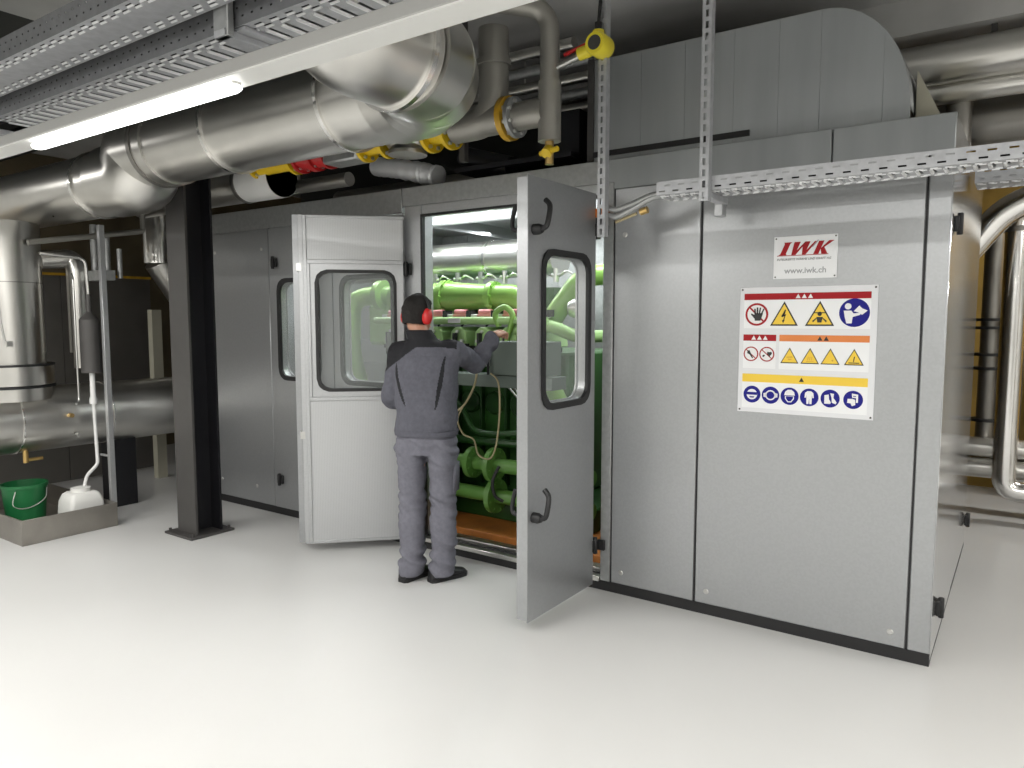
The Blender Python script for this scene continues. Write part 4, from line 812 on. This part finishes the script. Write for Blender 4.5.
# hair: cap over the skull, open at the face
hair = MB(); V_ = []; nu, nv = 40, 22
for j in range(nv+1):
    for i in range(nu):
        a = 2*PI*i/nu; fwd = math.sin(a); lowz = -.062 if fwd < .05 else (-.062+.135*min(1, (fwd-.05)/.35))
        t = j/nv; z = .118-(0.118-lowz)*t; rr = max(0, 1-((z-.015)/.108)**2)**.42 if z > .015 else 1-.25*((z-.015)/.1)**2
        r0 = .006*noise.noise(Vector((a*4, z*50, 1)))
        V_.append(Hd((.0845*rr+r0)*math.cos(a), -.004+(.104*rr+r0)*fwd, z))
hair.add(V_, [(j*nu+i, (j+1)*nu+i, (j+1)*nu+(i+1) % nu, j*nu+(i+1) % nu) for j in range(nv) for i in range(nu)]); hair.build('hair', 'hair', man, sharp=80, solid=.008)
# ear defenders
em = MB()
for s_ in (-1, 1):
    ax = HR*s_; c0 = Hd(s_*.078, -.012, -.012)
    rg = []
    for d, k in ((-.004, .86), (.0, 1), (.018, 1), (.030, .86), (.036, .5)): rg.append([c0+ax*d+HF*(.034*k*math.cos(t))+HU*(.050*k*math.sin(t)) for t in [2*PI*q/24 for q in range(24)]])
    MB().loft(rg).build('ear_cup', 'muff', man, sharp=60)
    rg = [[c0+ax*d+HF*(.036*math.cos(t))+HU*(.052*math.sin(t)) for t in [2*PI*q/24 for q in range(24)]] for d in (-.014, -.003)]
    MB().loft(rg).build('ear_cushion', 'rubber', man)
MB().tube([Hd(.103*math.cos(t), -.012, .128*math.sin(t)+.0) for t in [PI*k/20 for k in range(21)]], .007, 8).build('headband', 'rubber', man)
# jacket
jk = MB()
jk.loft(rings_([(0, .0, .915, .188, .135), (0, 0, .95, .195, .140), (0, 0, 1.0, .192, .138), (0, 0, 1.12, .188, .132), (0, .0, 1.25, .195, .13), (0, 0, 1.36, .20, .122), (0, 0, 1.43, .185, .105), (0, -.005, 1.475, .13, .082), (-.02, -.0, 1.50, .090, .078), (-.045, .01, 1.555, .080, .076)]))
def sleeve(pts, rs, n=6):
    P_ = catmull(pts, n); R2 = catmull([(r, 0, 0) for r in rs], n); jk.tube(P_, 0, 18, rs=[q.x for q in R2])
d_ = (WRR-ELR)*.95; sleeve([SHR-PR*.06, SHR, (SHR+ELR)/2, ELR, ELR+d_*.5, ELR+d_], [.07, .075, .066, .062, .054, .046])
d_ = (WRL-ELL)*.92; sleeve([SHL+PR*.06, SHL, (SHL+ELL)/2, ELL, ELL+d_*.5, ELL+d_], [.07, .075, .066, .060, .054, .046])
def jf(p, n_):
    u, v, z = local(p); k = 1 if z < 1.40 else .3
    arm = 1 if (u > .22 or u < -.20) else .45
    f = noise.noise(Vector((u*7+2, v*7, z*10+u*8)))*.015*k+noise.noise(Vector((u*14, v*14, z*20)))*.009*arm+.006*math.sin(z*95+u*30)*max(0, 1-abs(z-.97)/.06)*.3
    if u > .22: f += .005*math.sin((p.y*60)+p.z*25)
    return p+n_*f
def jm(c):
    u, v, z = local(c)
    if u > .205 and v > .03: return 0
    yk = 1.455-max(0, -u-.04)*.72-max(0, u-.10)*.1
    if z > yk and u < .20: return 1
    if v < .02:
        t = (1.40-z)/.32
        if 0 < t < 1 and abs(u-(.135-.055*t)) < .012*math.sin(PI*t)**.6+.001: return 1
        t = (1.36-z)/.26
        if 0 < t < 1 and abs(u-(-.165+.06*t*t)) < .011*math.sin(PI*t)**.6+.001: return 1
    return 0
remeshed(jk, .006, 'jacket', ['fabric', 'fabric_black'], jf, jm)
MB().loft(rings_([(0, 0, .915, .194, .142), (0, 0, .945, .199, .146)])).build('waistband', 'fabric', man)
tr_ = MB()
tr_.loft(rings_([(0, 0, .80, .165, .12), (0, 0, .86, .186, .132), (0, 0, .95, .180, .125), (0, 0, 1.02, .17, .115)]))
for s_ in (-1, 1):
    tr_.loft(rings_([(s_*.095, -.0, .90, .088, .128), (s_*.096, .0, .76, .092, .118), (s_*.097, .01, .62, .084, .100), (s_*.098, .018, .50, .080, .092), (s_*.100, .0, .36, .082, .092), (s_*.099, -.01, .20, .078, .088), (s_*.098, -.01, .10, .082, .094), (s_*.098, -.004, .038, .076, .094)]))
def tf(p, n_):
    u, v, z = local(p)
    f = noise.noise(Vector((u*6, v*6, z*9+5)))*.016
    kn = max(0, 1-abs(z-.50)/.14); an = max(0, 1-abs(z-.14)/.14); cr = max(0, 1-abs(z-.80)/.10)
    f += .022*(kn+1.2*an+.8*cr+.25)*noise.noise(Vector((u*5+3, v*5, z*26+(abs(u)*14 if u > 0 else -abs(u)*12))))
    if abs(u) < .012 and z < .84 and v < .0: f -= .004
    return p+n_*f
remeshed(tr_, .006, 'trousers', ['fabric_trouser'], tf)
MB().add([B(.178, -.05, .74), B(.19, .06, .74), B(.186, .06, .56), B(.172, -.05, .56)], [(0, 1, 2, 3)]).build('thigh_pocket', 'fabric_trouser', man, solid=.012)
for s_, tn, f in ((-1, .55, FL), (1, .8, FR)):
    d = (PF*math.cos(tn)+PR*math.sin(tn)); q = Vector((d.y, -d.x, 0)); c0 = Vector((f.x, f.y, 0)); sh = MB(); rg = []
    for t, wd_, h in ((-.095, .026, .05), (-.085, .036, .085), (-.04, .040, .095), (.02, .042, .09), (.07, .048, .068), (.12, .050, .055), (.155, .042, .045), (.172, .022, .030)):
        rg.append([c0+d*t+q*(wd_*math.cos(a))+Vector((0, 0, max(.0, h*.5+h*.5*math.sin(a)*1.0))) for a in [2*PI*k/18 for k in range(18)]])
    sh.loft(rg).build('shoe', 'shoe', man, sharp=60)
    so = MB(); so.loft([[c0+d*t+q*(wd_*1.06)+Vector((0, 0, .0)), c0+d*t+q*(wd_*1.06)+Vector((0, 0, .022)), c0+d*t-q*(wd_*1.06)+Vector((0, 0, .022)), c0+d*t-q*(wd_*1.06)] for t, wd_, x in ((-.098, .024, 1), (-.08, .038, 1), (.02, .042, 1), (.10, .050, 1), (.15, .044, 1), (.176, .02, 1))]).build('sole', 'rubber', man)
